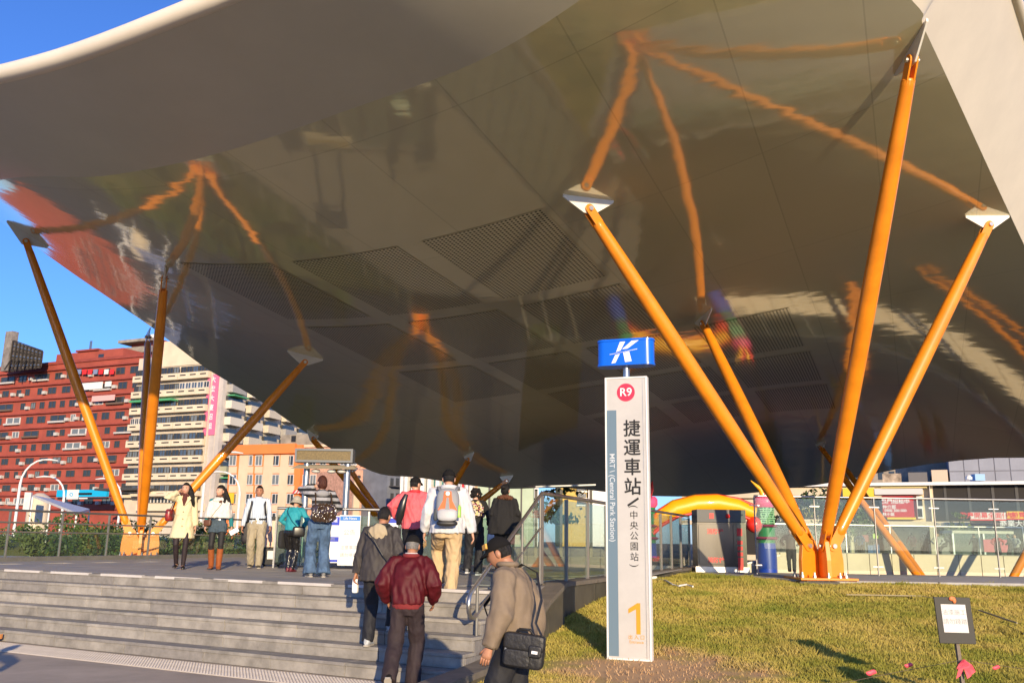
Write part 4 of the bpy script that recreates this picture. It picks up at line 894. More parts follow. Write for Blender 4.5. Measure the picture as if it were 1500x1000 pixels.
awning(F2, 436, 462, 711, 722, 11); awning(F2, 470, 514, 710, 721, 18)
for xa, xb in ((438, 448), (452, 462), (474, 484), (490, 500), (504, 512)): F2.pbox('shop_opening', xa, 724, xb, 740, rnd.choice([DGL, BEI, GGL]), .12, -.05)
F2.pbox('rooftop_hut', 390, 632, 437, 652, GREYW, -4, 10); F2.pbox('hut_opening', 406, 634, 412, 643, BLACK, -3.9, 3.95)
F3 = Facade('brick_building', 'lower brick wing with tall slit windows and a striped awning near the far columns', 'building', 520, 128, (.72, .69))
F3.pbox('wall', 520, 689, 568, 800, BRK, 0, 10)
for xa in (524, 534, 544, 554): F3.pbox('slit_window', xa, 696, xa + 3.4, 711, DGL, .06, -.01)
F3.pbox('pilaster', 518, 700, 522, 790, BEI, .3, 0); awning(F3, 528, 568, 711, 722, 15)
for xa in (532, 543, 553, 562): F3.pbox('shop_opening', xa, 726, xa + 7, 745, rnd.choice([BEI, BEI, DGL]), .1, -.03)
F4 = Facade('grey_building', 'narrow shaded blue grey building with small windows', 'building', 568, 126, (.6, .8))
BGW = M('blue_grey_render', (.17, .18, .21), .9, nz=.3, nscale=.4)
F4.pbox('wall', 568.5, 686, 594, 800, BGW, 0, 8)
for y in (700, 722, 742):
    for xa in (572, 580, 587): F4.pbox('small_window', xa, y, xa + 4, y + 11, DGL, .05, -.01)
    F4.pbox('balcony_rail', 569, y + 12, 593, y + 13.5, FDK, .8, -.1)
F5 = Facade('office_building', 'peach building with green windows and white fins behind the walkers', 'building', 592, 110, (.96, -.28))
TEAL = M('teal_glass', (.05, .24, .23), .15, spec=.8); PEA = M('peach_spandrel', (.72, .44, .27), .8)
F5.pbox('wall', 592, 676, 700, 800, PEA, 0, 10)
for y in (677, 701, 724): F5.pbox('window_band', 597, y, 700, y + 11, TEAL, .05, -.01)
for xa in (592, 596, 608, 621, 631, 643, 655, 668, 680, 692): F5.pbox('fin', xa, 674, xa + 1.8, 790, WHITE, .9, -.02)
for i, xa in enumerate((674, 679, 684, 689, 695)): F5.pbox('red_banner', xa, 690 + 3 * (i % 2), xa + 2.5, 722, [RINK, WHITE, M('banner_grey', (.5,.5,.52), .7)][i % 3], 3.0, -2.9)
F6 = Facade('wall_screen', 'pale green painted wall behind the black shawl woman', 'wall', 740, 90, (1, 0))
F6.pbox('wall', 700, 698, 783, 800, M('pale_green_wall', (.42, .50, .36), .8, nz=.15, nscale=.5), 0, 1); F6.pbox('cornice', 700, 693, 788, 699, CRM, .4, 1); F6.pbox('post', 783, 692, 788, 800, WHITE, .3, .4)
for xa in (716, 741, 763): F6.pbox('dark_joint', xa, 699, xa + 1.2, 790, FDK, .06, -.02)
F7 = Facade('office_building', 'white and yellow building seen between the pergola and the sign', 'building', 862, 95, (1, .05))
F7.pbox('white_wall', 862, 700, 900, 800, WHITE, 0, 6); F7.pbox('yellow_wall', 822, 700, 861, 800, M('yellow_render', (.62, .42, .10), .8, nz=.2), -.5, 6)
for y in (712, 722, 732): F7.pbox('dark_window', 846, y, 860, y + 6, DGL, -.45, .5); F7.pbox('white_sill', 845, y + 6.5, 861, y + 8.5, WHITE, -.3, .5)
# --- long low shop block at the right
F = Facade('shop_building', 'long low cream two storey shop building with dark upper openings at the right', 'building', 1400, 85, LEFTD)
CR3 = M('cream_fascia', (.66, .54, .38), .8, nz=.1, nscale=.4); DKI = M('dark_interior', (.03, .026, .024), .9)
tl = F.loc(1020, 760)[0]; tr = F.loc(1545, 760)[0]; zr = F.loc(1400, 706)[1]
F.box('wall', tl, tr, 0, zr - .3, CR3, 0, 14); F.box('roof_edge', tl, tr, zr - .3, zr, WHITE, .9, 1)
F.pbox('roof_band', 1000, 714.5, 1292, 729, CR3, .5, 0)
def dark(x0, y0, x1, y1, nm='dark_opening', out=.06): return F.pbox(nm, x0, y0, x1, y1, DKI, out, -.01)
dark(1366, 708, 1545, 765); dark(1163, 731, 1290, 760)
for xa in (1197, 1209, 1230, 1262): F.pbox('mullion', xa, 731, xa + 2, 760, WHITE, .14, -.07)
F.pbox('mullion', 1163, 743, 1290, 744.5, WHITE, .14, -.07)
for xa in (1385, 1420, 1455, 1490): F.pbox('inner_post', xa, 708, xa + 1.5, 765, FDK, .12, -.07)
for i in range(3):
    a_ = F.loc(1172 + 8 * i, 757); b_ = F.loc(1182 + 8 * i, 738); obj('trellis', MB().bar((a_[0], -.16, a_[1]), (b_[0], -.16, b_[1]), .06, .06), M('trellis_yellow', (.5,.42,.1), .7), F.t, world=False); obj('trellis', MB().bar((b_[0], -.22, a_[1]), (a_[0], -.22, b_[1]), .06, .06), M('trellis_yellow', (.5,.42,.1), .7), F.t, world=False)
F.pbox('white_pillar', 1360.5, 706, 1366, 764, WHITE, .7, 0); F.pbox('duct', 1281, 716, 1352, 724.5, M('duct_grey', (.60, .58, .56), .6), .8, 0); F.pbox('yellow_strip', 1281, 711, 1358, 715, M('old_yellow', (.62, .50, .22), .8), .5, 0)
F.pbox('yellow_board', 1235, 715, 1281, 729, M('yellow_board', (.80, .55, .04), .6), .8, 0)
rb_ = F.pbox('red_signboard', 1292, 727, 1340, 757.5, M('signboard_red', (.52, .015, .02), .5), .9, -.2); F.pbox('yellow_skirt', 1300, 757.6, 1342, 760.5, M('yellow_board', (.80, .55, .04), .6), .85, -.2)
for s, px, py, sz in (('熱門招租中', 1312, 735, 1.0), ('仲介部', 1303, 743, .8), ('0900 300 000', 1312, 748, .7), ('林小姐', 1302, 753.5, .7)):
    l = F.loc(px, py); text('lettering', s, sz * .5, WM[F.t.name] @ V((l[0], -.93, l[1])), F.w, (0,0,1), WINK, F.t, .015)
F.pbox('window_frame', 1342, 727, 1353, 759, WHITE, .5, 0); dark(1344, 729, 1351.5, 741, 'window', .52); dark(1344, 745, 1351.5, 757, 'window', .52)
F.pbox('slab_band', 1000, 763, 1420, 769.5, CR3, 1.4, 0); F.pbox('slab_band', 1421, 766, 1545, 769, M('purple_grey', (.18,.13,.14), .8), 1.2, 0)
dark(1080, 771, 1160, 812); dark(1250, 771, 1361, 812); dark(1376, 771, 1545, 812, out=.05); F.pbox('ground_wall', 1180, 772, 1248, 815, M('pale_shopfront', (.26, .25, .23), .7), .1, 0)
F.pbox('column', 1361, 769, 1370, 812, CR3, 1.3, 0); F.pbox('shopfront', 1374, 771, 1392, 812, M('pale_shopfront', (.26, .25, .23), .7), .4, 0)
l = F.loc(1485, 767.5); text('lettering', '商業大樓', .62, WM[F.t.name] @ V((l[0], -1.25, l[1])), F.w, (0,0,1), WINK, F.t, .01)
bn2 = Facade('banner', 'long white and yellow cloth banner with a red border on the shop front', 'banner', 1460, 80, LEFTD)
bn2.pbox('cloth', 1421, 750, 1474, 760, M('banner_white', (.76, .70, .66), .7), .1, 0); bn2.pbox('red_border', 1421, 760.2, 1474, 762, RINK, .1, 0); bn2.pbox('yellow_cloth', 1474.3, 748.5, 1500, 759, M('yellow_sign', (.8, .5, .03), .6), .1, 0); bn2.pbox('red_border', 1474.3, 759.3, 1500, 760.8, RINK, .1, 0)
l = bn2.loc(1447, 755); text('lettering', '歡慶開幕全面優惠', .55, WM[bn2.t.name] @ V((l[0], -.13, l[1])), bn2.w, (0,0,1), RINK, bn2.t, .012); l = bn2.loc(1487, 754); text('lettering', '大特賣', .5, WM[bn2.t.name] @ V((l[0], -.13, l[1])), bn2.w, (0,0,1), RINK, bn2.t, .012)
F8 = Facade('warehouse', 'tall windowless grey tiled building rising behind the shop block', 'building', 1390, 120, LEFTD)
GT = M('grey_tile', (.30, .31, .36), .8, nz=.1, nscale=.3); t0 = F8.loc(1391, 700)[0]; t1 = F8.loc(1560, 700)[0]
F8.box('wall', t0, t1, 0, 19, M('tile_joint_dark', (.17, .17, .2), .8), 0, 16)
tt = t0
while tt < t1:
    for k in range(4): F8.box('wall_panel', tt + .06, tt + 1.74, 9 + 2.4 * k + .06, 9 + 2.4 * (k + 1) - .06, GT, .06, -.01)
    tt += 1.8
F9 = Facade('office_building', 'plain grey beige building rising behind the left half of the shop block', 'building', 1200, 135, LEFTD)
F9.pbox('wall', 1020, 672, 1398, 790, M('grey_beige_render', (.34, .29, .24), .85, nz=.3, nscale=.5), 0, 8)
for i in range(18): F9.pbox('window', 1030 + 16 * i, 690, 1039 + 16 * i, 702, DGL, .08, -.02)
F8.pbox('beige_wing', 1364, 688, 1390.5, 720, M('beige_wing', (.62, .48, .36), .8), .2, 8); F8.pbox('dark_wing', 1330, 691, 1364, 720, M('dark_wing', (.16, .15, .15), .8), -.5, 8); F8.pbox('mottled_wing', 1292, 693, 1322, 722, M('mottled_render', (.45, .35, .26), .9, nz=.6, nscale=1.2), -.3, 6)
for px in (1150, 1160, 1172, 1188): F8.pbox('roof_unit', px, 706, px + 7, 716, rnd.choice([WHITE, GGL, CR3]), 10, -8)
single('rooftop_figure', 'small white water heater on the shop roof edge', 'water heater', MB().tube([aty(1419, 702, 84), aty(1419, 698, 84)], .3, 10).tube([aty(1419, 697.6, 84), aty(1419, 696, 84)], .2, 10), WHITE)
wt = single('water_tank', 'blue water tank with a dark lid on the shop roof', 'water tank', MB().box(tuple(aty(1429, 703.5, 85)), tuple(aty(1434.5, 695, 86))), M('tank_blue', (.25, .42, .6), .6))
# --- street lamps
def lamp(px, py0, py1, d, dirx, label):
    b = aty(px, py0, d); z1 = aty(px, py1, d).z; t = thing('street_lamp', label, 'street lamp', (b.x, d, 0), 0, 'curved white street lamps')
    L_ = (z1) * .24; pts = [(0, 0, 0), (0, 0, z1 * .72)] + [(dirx * L_ * (1 - math.cos(a)), 0, z1 * .72 + z1 * .27 * math.sin(a)) for a in (.3, .6, .9, 1.2, 1.45)]
    obj('pole', MB().tube(pts, [.13, .11] + [.08] * 5, 10), WHITE, t, smooth=True, world=False); e = pts[-1]
    obj('lamp_head', MB().tube([(e[0], 0, e[2]), (e[0] + dirx * .6, 0, e[2] + .02), (e[0] + dirx * 1.3, 0, e[2] - .06)], [.1, .17, .08], 10, flat=.6), WHITE, t, smooth=True, world=False)
lamp(20, 780, 671, 75, 1, 'large white street lamp nearest the left border, arm curving right'); lamp(88, 775, 697, 80, -1, 'smaller white street lamp in front of the blue shop fascia, arm curving left')
lamp(172, 775, 700, 95, -1, 'white street lamp half hidden by the leftmost orange strut'); lamp(293, 775, 660, 78, 1, 'tall white street lamp before the cream block pillar, arm behind the strut'); lamp(347, 775, 690, 85, -1, 'white street lamp before the orange office block, arm curving left')
# --- white awning roof, boards, cars beyond the railing
sh = thing('bus_shelter', 'white corrugated sloping shelter roof beyond the left railing', 'shelter', (aty(90, 790, 62).x, 62, 0))
p = [aty(48, 728, 60), aty(74, 733, 66), aty(131, 748, 64), aty(112, 754, 57)]
obj('roof', MB().prism(p, (0, 0, .15)), M('corrugated_white', (.62, .60, .58), .5, .2, nz=.25, nscale=3, stretch=(8, 1, 1)), sh)
for q in p: obj('post', MB().tube([(q.x, q.y, 0), (q.x, q.y, q.z)], .06, 8), WHITE, sh)
wb = single('hoarding', 'white information board beside the shelter roof', 'board', MB().box(tuple(aty(33, 746, 64)), tuple(aty(48, 721, 64.2))), M('board_white', (.72, .68, .66), .7, nz=.25, nscale=1.5))
single('kiosk', 'small domed cream kiosk behind the white board', 'kiosk', MB().tube([(aty(56, 750, 68).x, 68, 0), (aty(56, 750, 68).x, 68, aty(56, 729, 68).z), (aty(56, 750, 68).x, 68, aty(56, 722, 68).z)], [.8, .8, .25], 14), CRM, smooth=True)
def car(px, d, colr, label, rz):
    p = aty(px, 780, d); t = thing('parked_car', label, 'car', (p.x, d, .0), rz, 'cars parked on the street beyond the railing')
    m_ = M('car_' + label.split()[0], colr, .3, coat=.6); sec = lambda z, x0, x1, y: [(x0, -y, z), (x1, -y, z), (x1, y, z), (x0, y, z)]
    obj('body', MB().rings([sec(.22, -2.0, 2.05, .78), sec(.55, -2.12, 2.15, .85), sec(.88, -2.08, 2.0, .83)]), m_, t, world=False, bevel=.08, smooth=True)
    obj('cabin', MB().rings([sec(.881, -1.7, 1.05, .78), sec(1.42, -1.25, .45, .62)]), DGL, t, world=False, bevel=.06); obj('roof', MB().rings([sec(1.4, -1.2, .42, .63), sec(1.48, -1.0, .25, .55)]), m_, t, world=False, bevel=.03)
    for x in (-1.3, 1.32):
        for y in (-.78, .78):
            w_ = obj('wheel', MB().tube([(x, y - .1, .32), (x, y + .1, .32)], .32, 16), BLACK, t, world=False); obj('rim', MB().tube([(x, y - .11, .32), (x, y + .11, .32)], .19, 12), STEEL, w_, world=False)
car(6, 70, (.72, .72, .72), 'white parked car by the left border beyond the railing', .2); car(232, 72, (.45, .46, .48), 'silver parked car glimpsed between the orange struts', .1); car(160, 90, (.03, .08, .25), 'blue parked car beyond the bushes', .1)
# --- foliage
FOL = [M('leaf_dark', (.035, .07, .016), .6, nz=.5, nscale=3), M('leaf_mid', (.06, .11, .02), .6, nz=.45, nscale=3), M('leaf_olive', (.10, .13, .03), .6, nz=.4, nscale=3)]
TRK = M('bark', (.10, .07, .045), .9, nz=.3)
def crown_mb(c, rad, n, ls, seed):
    rg = np.random.default_rng(seed); b = MB(); nc = 9; cs = rg.normal(0, .42, (nc, 3)); 
    for i in range(n):
        q = cs[i % nc] + rg.normal(0, .26, 3); q = q / max(1, np.linalg.norm(q)); p = V((c[0] + q[0] * rad[0], c[1] + q[1] * rad[1], c[2] + q[2] * rad[2]))
        u = V(rg.normal(0, 1, 3)).normalized(); v = V(rg.normal(0, 1, 3)).cross(u).normalized(); s = ls * (.6 + .8 * rg.random()); b.add([p - u * s, p + v * s * .45, p + u * s, p - v * s * .45], [(0, 1, 2, 3)])
    return b
def tree(name, label, cat, x, y, z0, h, rad, n, ls, seed, group, trunk=.06, m=None):
    t = thing(name, label, cat, (x, y, z0), 0, group); rg = random.Random(seed); ch = max(.25, h - rad * 1.3)
    obj('trunk', MB().tube([(x, y, z0 - .1), (x + rg.uniform(-.1, .1), y, z0 + ch * .6), (x + rg.uniform(-.15, .15), y, z0 + ch + rad * .4)], [trunk, trunk * .75, trunk * .3], 8), TRK, t, smooth=True)
    for k in range(4):
        a = rg.uniform(0, 6.28); obj('limb', MB().tube([(x, y, z0 + ch * .55), (x + math.cos(a) * rad * .5, y + math.sin(a) * rad * .5, z0 + ch + rad * rg.uniform(0, .5))], [trunk * .5, trunk * .15], 6), TRK, t)
    obj('crown', crown_mb((x, y, z0 + ch + rad * .35), (rad, rad, rad * 1.0), n, ls, seed), m or FOL[seed % 3], t)
    return t
ORD = 'first second third fourth fifth sixth seventh eighth ninth tenth eleventh twelfth thirteenth fourteenth fifteenth sixteenth seventeenth eighteenth nineteenth twentieth'.split()
xs_ = [40,60,78,104,122,140,158,178,212,236,252,275,300,322,340,362,392,418,448,20]; rk = {x: i for i, x in enumerate(sorted(xs_))}
BL = ['leafy bush beyond the left railing, %s from the left border' % ORD[rk[x]] for x in xs_]
k = 0
for px, d, h, rad in ((40,58,2.8,1.7),(60,50,1.9,1.0),(78,62,2.6,1.6),(104,55,2.9,1.7),(122,60,3.2,1.8),(140,50,2.4,1.4),(158,56,2.9,1.6),(178,62,2.8,1.6),(212,54,2.2,1.2),(236,58,2.6,1.4),(252,50,1.9,1.1),(275,60,2.6,1.5),(300,52,2.0,1.2),(322,56,2.3,1.3),(340,62,2.3,1.3),(362,60,2.4,1.4),(392,64,2.6,1.5),(418,60,2.2,1.3),(448,62,2.2,1.3),(20,64,2.4,1.6)):
    d *= .74; h *= .85; rad *= .8; p = aty(px, 790, d); k += 1; tree('bush', BL[k - 1], 'bush', p.x, d, -.05, h, rad, 700, .11, k, 'bushes beyond the left railing')
mnd = MB(); rs = []
for j in range(13):
    r_ = j / 12; rs.append([(aty(8, 790, 42).x + math.cos(a) * 9 * r_, 43 + math.sin(a) * 6 * r_, 1.25 * (1 - r_ * r_) - .05) for a in [2 * math.pi * i / 30 for i in range(30)]] if j else [(aty(8, 790, 42).x, 43, 1.2)] * 30)
struct('grass_mound', MB().rings(rs, False, False), M('mound_grass', (.20, .17, .035), .9, nz=.4, nscale=1.5, bump=.6, bscale=30, col2=(.08, .11, .02)), smooth=True)
for i, (px, d, h, rad) in enumerate(((48, 40, 1.1, .55), (56, 39, .8, .4), (42, 41, .9, .5), (4, 40, 1.0, .55), (0, 42, .8, .45))):
    p = aty(px, 790, d); tree('shrub', ['small pruned shrub on the grass mound', 'little round shrub low on the grass mound', 'small leafy shrub near the mound centre', 'green shrub on the mound at the left border', 'tiny shrub at the left edge of the mound'][i], 'shrub', p.x, d, .75, h, rad, 300, .07, 40 + i, 'shrubs on the grass mound', .03, FOL[2])
for i, (px, d, h, rad, lb_) in enumerate(((1207, 62, 5.4, 2.0, 'small street tree with an airy crown behind the near struts'), (1266, 64, 4.6, 1.5, 'thin street tree left of the red signboard'), (1401, 70, 4.1, 1.5, 'round potted street tree below the banner'), (1142, 60, 3.4, 1.0, 'slim green tree behind the inflatable arch'))):
    p = aty(px, 790, d); tree('street_tree', lb_, 'tree', p.x, d, -.05, h, rad, 900, .16, 60 + i, None, .09)
bed = MB(); E0 = R0 - V((.25, 0, 0)); nx_ = V((-.938, .347, 0))
rs_ = []
for j in range(9):
    rs_.append([V(((E0 + RD * (i * 1.6) + nx_ * (j * 2.0)).x, (E0 + RD * (i * 1.6) + nx_ * (j * 2.0)).y, .62 - .05 * j + .12 * noise.noise(V((i * .7, j * .9, 3))))) for i in range(18)])
bed.rings(rs_, False, False, closed=False); struct('planting_bed', bed, M('bed_grass', (.24, .20, .05), .9, nz=.4, nscale=1.5, bump=.6, bscale=30, col2=(.10, .13, .03)), smooth=True)
NM_ = 'first second third fourth fifth sixth seventh eighth ninth tenth eleventh twelfth thirteenth fourteenth'.split()
for i in range(14):
    px = 88 + i * 24 + (i * 37 % 13); d = 30 + (i * 53 % 11) * .7; p = aty(px, 790, d)
    tree('shrub', 'low shaded shrub in the bed along the left railing, %s from the left' % NM_[i], 'shrub', p.x, d, .45, 1.15 + .25 * (i % 3), .6 + .1 * (i % 4), 420, .075, 80 + i, 'shrubs in the bed along the railing', .03, FOL[i % 3])
# pergola with creepers seen above the glass
pg = thing('pergola', 'dark pergola with creeping plants and a sheet roof under the canopy', 'pergola', (2.6, 44, 0))
pa = aty(783, 728, 40); pbb = aty(868, 722, 40)
obj('roof_sheet', MB().prism([(pa.x, 38.5, pa.z + .35), (pbb.x, 38.5, pbb.z + .25), (pbb.x + .2, 46, pbb.z + .75), (pa.x - .4, 46, pa.z + .8)], (0, 0, .06)), M('pergola_sheet', (.20, .21, .22), .35, .5), pg)
for px in (785, 822, 866): x = aty(px, 780, 39).x; obj('post', MB().box((x - .06, 39, 0), (x + .06, 39.12, pa.z + .3)), FDK, pg)
obj('creeper', crown_mb(((pa.x + pbb.x) / 2, 40.5, pa.z - .35), (1.45, 1.2, .75), 500, .13, 77), FOL[0], pg)
for i, (px, py) in enumerate(((1186, 785), (1236, 790))): pass
# signs and trestle boards by the parapet
def board(px0, py0, px1, py1, d, m, label, post=True, cat='sign board'):
    a = aty(px0, py1, d); b = aty(px1, py0, d); t = thing('sign_board', label, cat, ((a.x + b.x) / 2, d, 0)); obj('panel', MB().box((a.x, d, a.z), (b.x, d + .06, b.z)), m, t)
    if post: x = (a.x + b.x) / 2; obj('post', MB().tube([(x, d + .1, 0), (x, d + .1, b.z)], .04, 8), STEEL, t)
    return t
board(1264, 783, 1272, 793, 62, M('maroon_board', (.25, .03, .04), .6), 'small maroon sign on a pole behind the parapet'); board(1272, 798, 1279, 811, 58, M('trestle_blue', (.02, .09, .28), .6), 'blue folding barrier panel left of the other one'); board(1281, 797, 1288, 811, 58, M('trestle_blue', (.02, .09, .28), .6), 'blue folding barrier panel right beside its twin')
board(1442, 790, 1476, 808, 60, M('pink_red_board', (.55, .08, .12), .6), 'wide pinkish red sign board behind the seated people', True); board(1279, 781, 1286, 788, 63, M('lime_sign', (.45, .62, .05), .6), 'lime green round shop sign on a pole')
kt = thing('glass_kiosk', 'glazed street kiosk with a pale roof rail behind the parapet', 'kiosk', (aty(1440, 790, 66).x, 66, 0))
xa, xb = aty(1396, 790, 66).x, aty(1486, 790, 66).x; zk = aty(1440, 779, 66).z
obj('roof_rail', MB().box((xa, 66, zk - .1), (xb, 68, zk + .1)), CRM2, kt); obj('glass', MB().box((xa + .1, 66.1, .05), (xb - .1, 66.14, zk - .11)), TGLASS, kt)
for x in (xa, (xa + xb) / 2, xb): obj('post', MB().box((x - .06, 65.95, 0), (x + .06, 66.06, zk - .11)), STEEL, kt)

# ------------------------------------------------------------------ people: a skinned body, clothes over it
def remesh(mb, vox, it=2, name='body'):
    me = mb.mesh(name); fixn(me); o = bpy.data.objects.new(name, me); TMP.collection.objects.link(o)
    md = o.modifiers.new('r', 'REMESH'); md.mode = 'VOXEL'; md.voxel_size = vox; md.use_smooth_shade = True
    sm = o.modifiers.new('s', 'SMOOTH'); sm.factor = .5; sm.iterations = it
    TMP.view_layers[0].update(); dg = TMP.view_layers[0].depsgraph
    out = bpy.data.meshes.new_from_object(o.evaluated_get(dg)); out.name = name; bpy.data.objects.remove(o); bpy.data.meshes.remove(me)
    out.polygons.foreach_set('use_smooth', [True] * len(out.polygons)); return out
def wrinkle(me, amp, sc, seed, st=(1, 1, .45), zmin=-9):
    amp *= 1.35
    n = len(me.vertices); co = np.empty(n * 3); me.vertices.foreach_get('co', co); co = co.reshape(-1, 3); nr = np.empty(n * 3); me.vertices.foreach_get('normal', nr); nr = nr.reshape(-1, 3)
    s3 = V((seed * 3.1, seed * 1.7, seed))
    d = np.array([1 - 2 * abs(noise.noise(V((p[0] * sc * st[0], p[1] * sc * st[1], p[2] * sc * st[2] + .6 * p[0] * sc)) + s3)) + .5 * noise.noise(V((p[0] * sc * 2.3, p[1] * sc * 2.3, p[2] * sc * 1.3)) + s3) for p in co])
    co += nr * (d[:, None] - .6) * amp; me.vertices.foreach_set('co', co.ravel()); me.update(); return me
def ik(a, c, l1, l2, pole):
    d = c - a; L = min(d.length, (l1 + l2) * .999); d.normalize(); x = (l1 * l1 - l2 * l2 + L * L) / (2 * L); h = math.sqrt(max(0, l1 * l1 - x * x))
    p = (V(pole) - d * V(pole).dot(d)).normalized(); return a + d * x + p * h, a + d * L
def ering(c, rx, ry, yaw=0.0, n=20, tilt=0.0):
    ca, sa = math.cos(yaw), math.sin(yaw); out = []
    for i in range(n):
        q = 2 * math.pi * i / n; x = math.copysign(abs(math.cos(q)) ** .85, math.cos(q)) * rx; y = math.copysign(abs(math.sin(q)) ** .85, math.sin(q)) * ry
        out.append(V((c[0] + x * ca - y * sa, c[1] + x * sa + y * ca, c[2] + tilt * y)))
    return out
SKIN = M('skin', (.60, .33, .22), .5, nz=.08, nscale=25); SKIN2 = M('tanned_skin', (.43, .20, .115), .5, nz=.12, nscale=25)
HAIRB = M('black_hair', (.012, .010, .009), .55, nz=.5, nscale=90, stretch=(1, 1, .12), bump=.9, bscale=120, spec=.3); HAIRR = M('red_brown_hair', (.085, .025, .014), .55, nz=.6, nscale=90, stretch=(1, 1, .12), bump=.9, bscale=120, spec=.3); HAIRG = M('grey_hair', (.18, .17, .16), .6, nz=.5, nscale=60)
LIP = M('lips', (.42, .10, .09), .45); EYEM = M('eye_dark', (.012, .009, .008), .25); SOLE = M('pale_sole', (.42, .38, .32), .8)
def headfn(p):
    # p on the unit sphere, face towards +y
    x, y, z = p
    jaw = max(0, -z); f = max(0, y)
    x *= 1 - .30 * jaw ** 1.5; 
    if y > 0: y *= 1 - .10 * (z > .2) * (z - .2) + 0.02
    y += .06 * jaw * f
    ex = math.exp(-(x / .16) ** 2)
    y += .21 * ex * math.exp(-((z + .13) / .15) ** 2) * (f > .5) + .08 * ex * math.exp(-((z - .1) / .16) ** 2) * (f > .5)       # nose
    y -= .07 * (math.exp(-((abs(x) - .36) / .15) ** 2) * math.exp(-((z - .08) / .1) ** 2)) * (f > .3)                             # eye sockets
    y += .05 * math.exp(-(x / .3) ** 2) * math.exp(-((z + .5) / .12) ** 2) * (f > .3) + .05 * math.exp(-(x / .25) ** 2) * math.exp(-((z + .85) / .15) ** 2) * (f > .1)
    if y < 0: z = z if z > -.3 else -.3 + (z + .3) * .75
    return V((x, y, z))
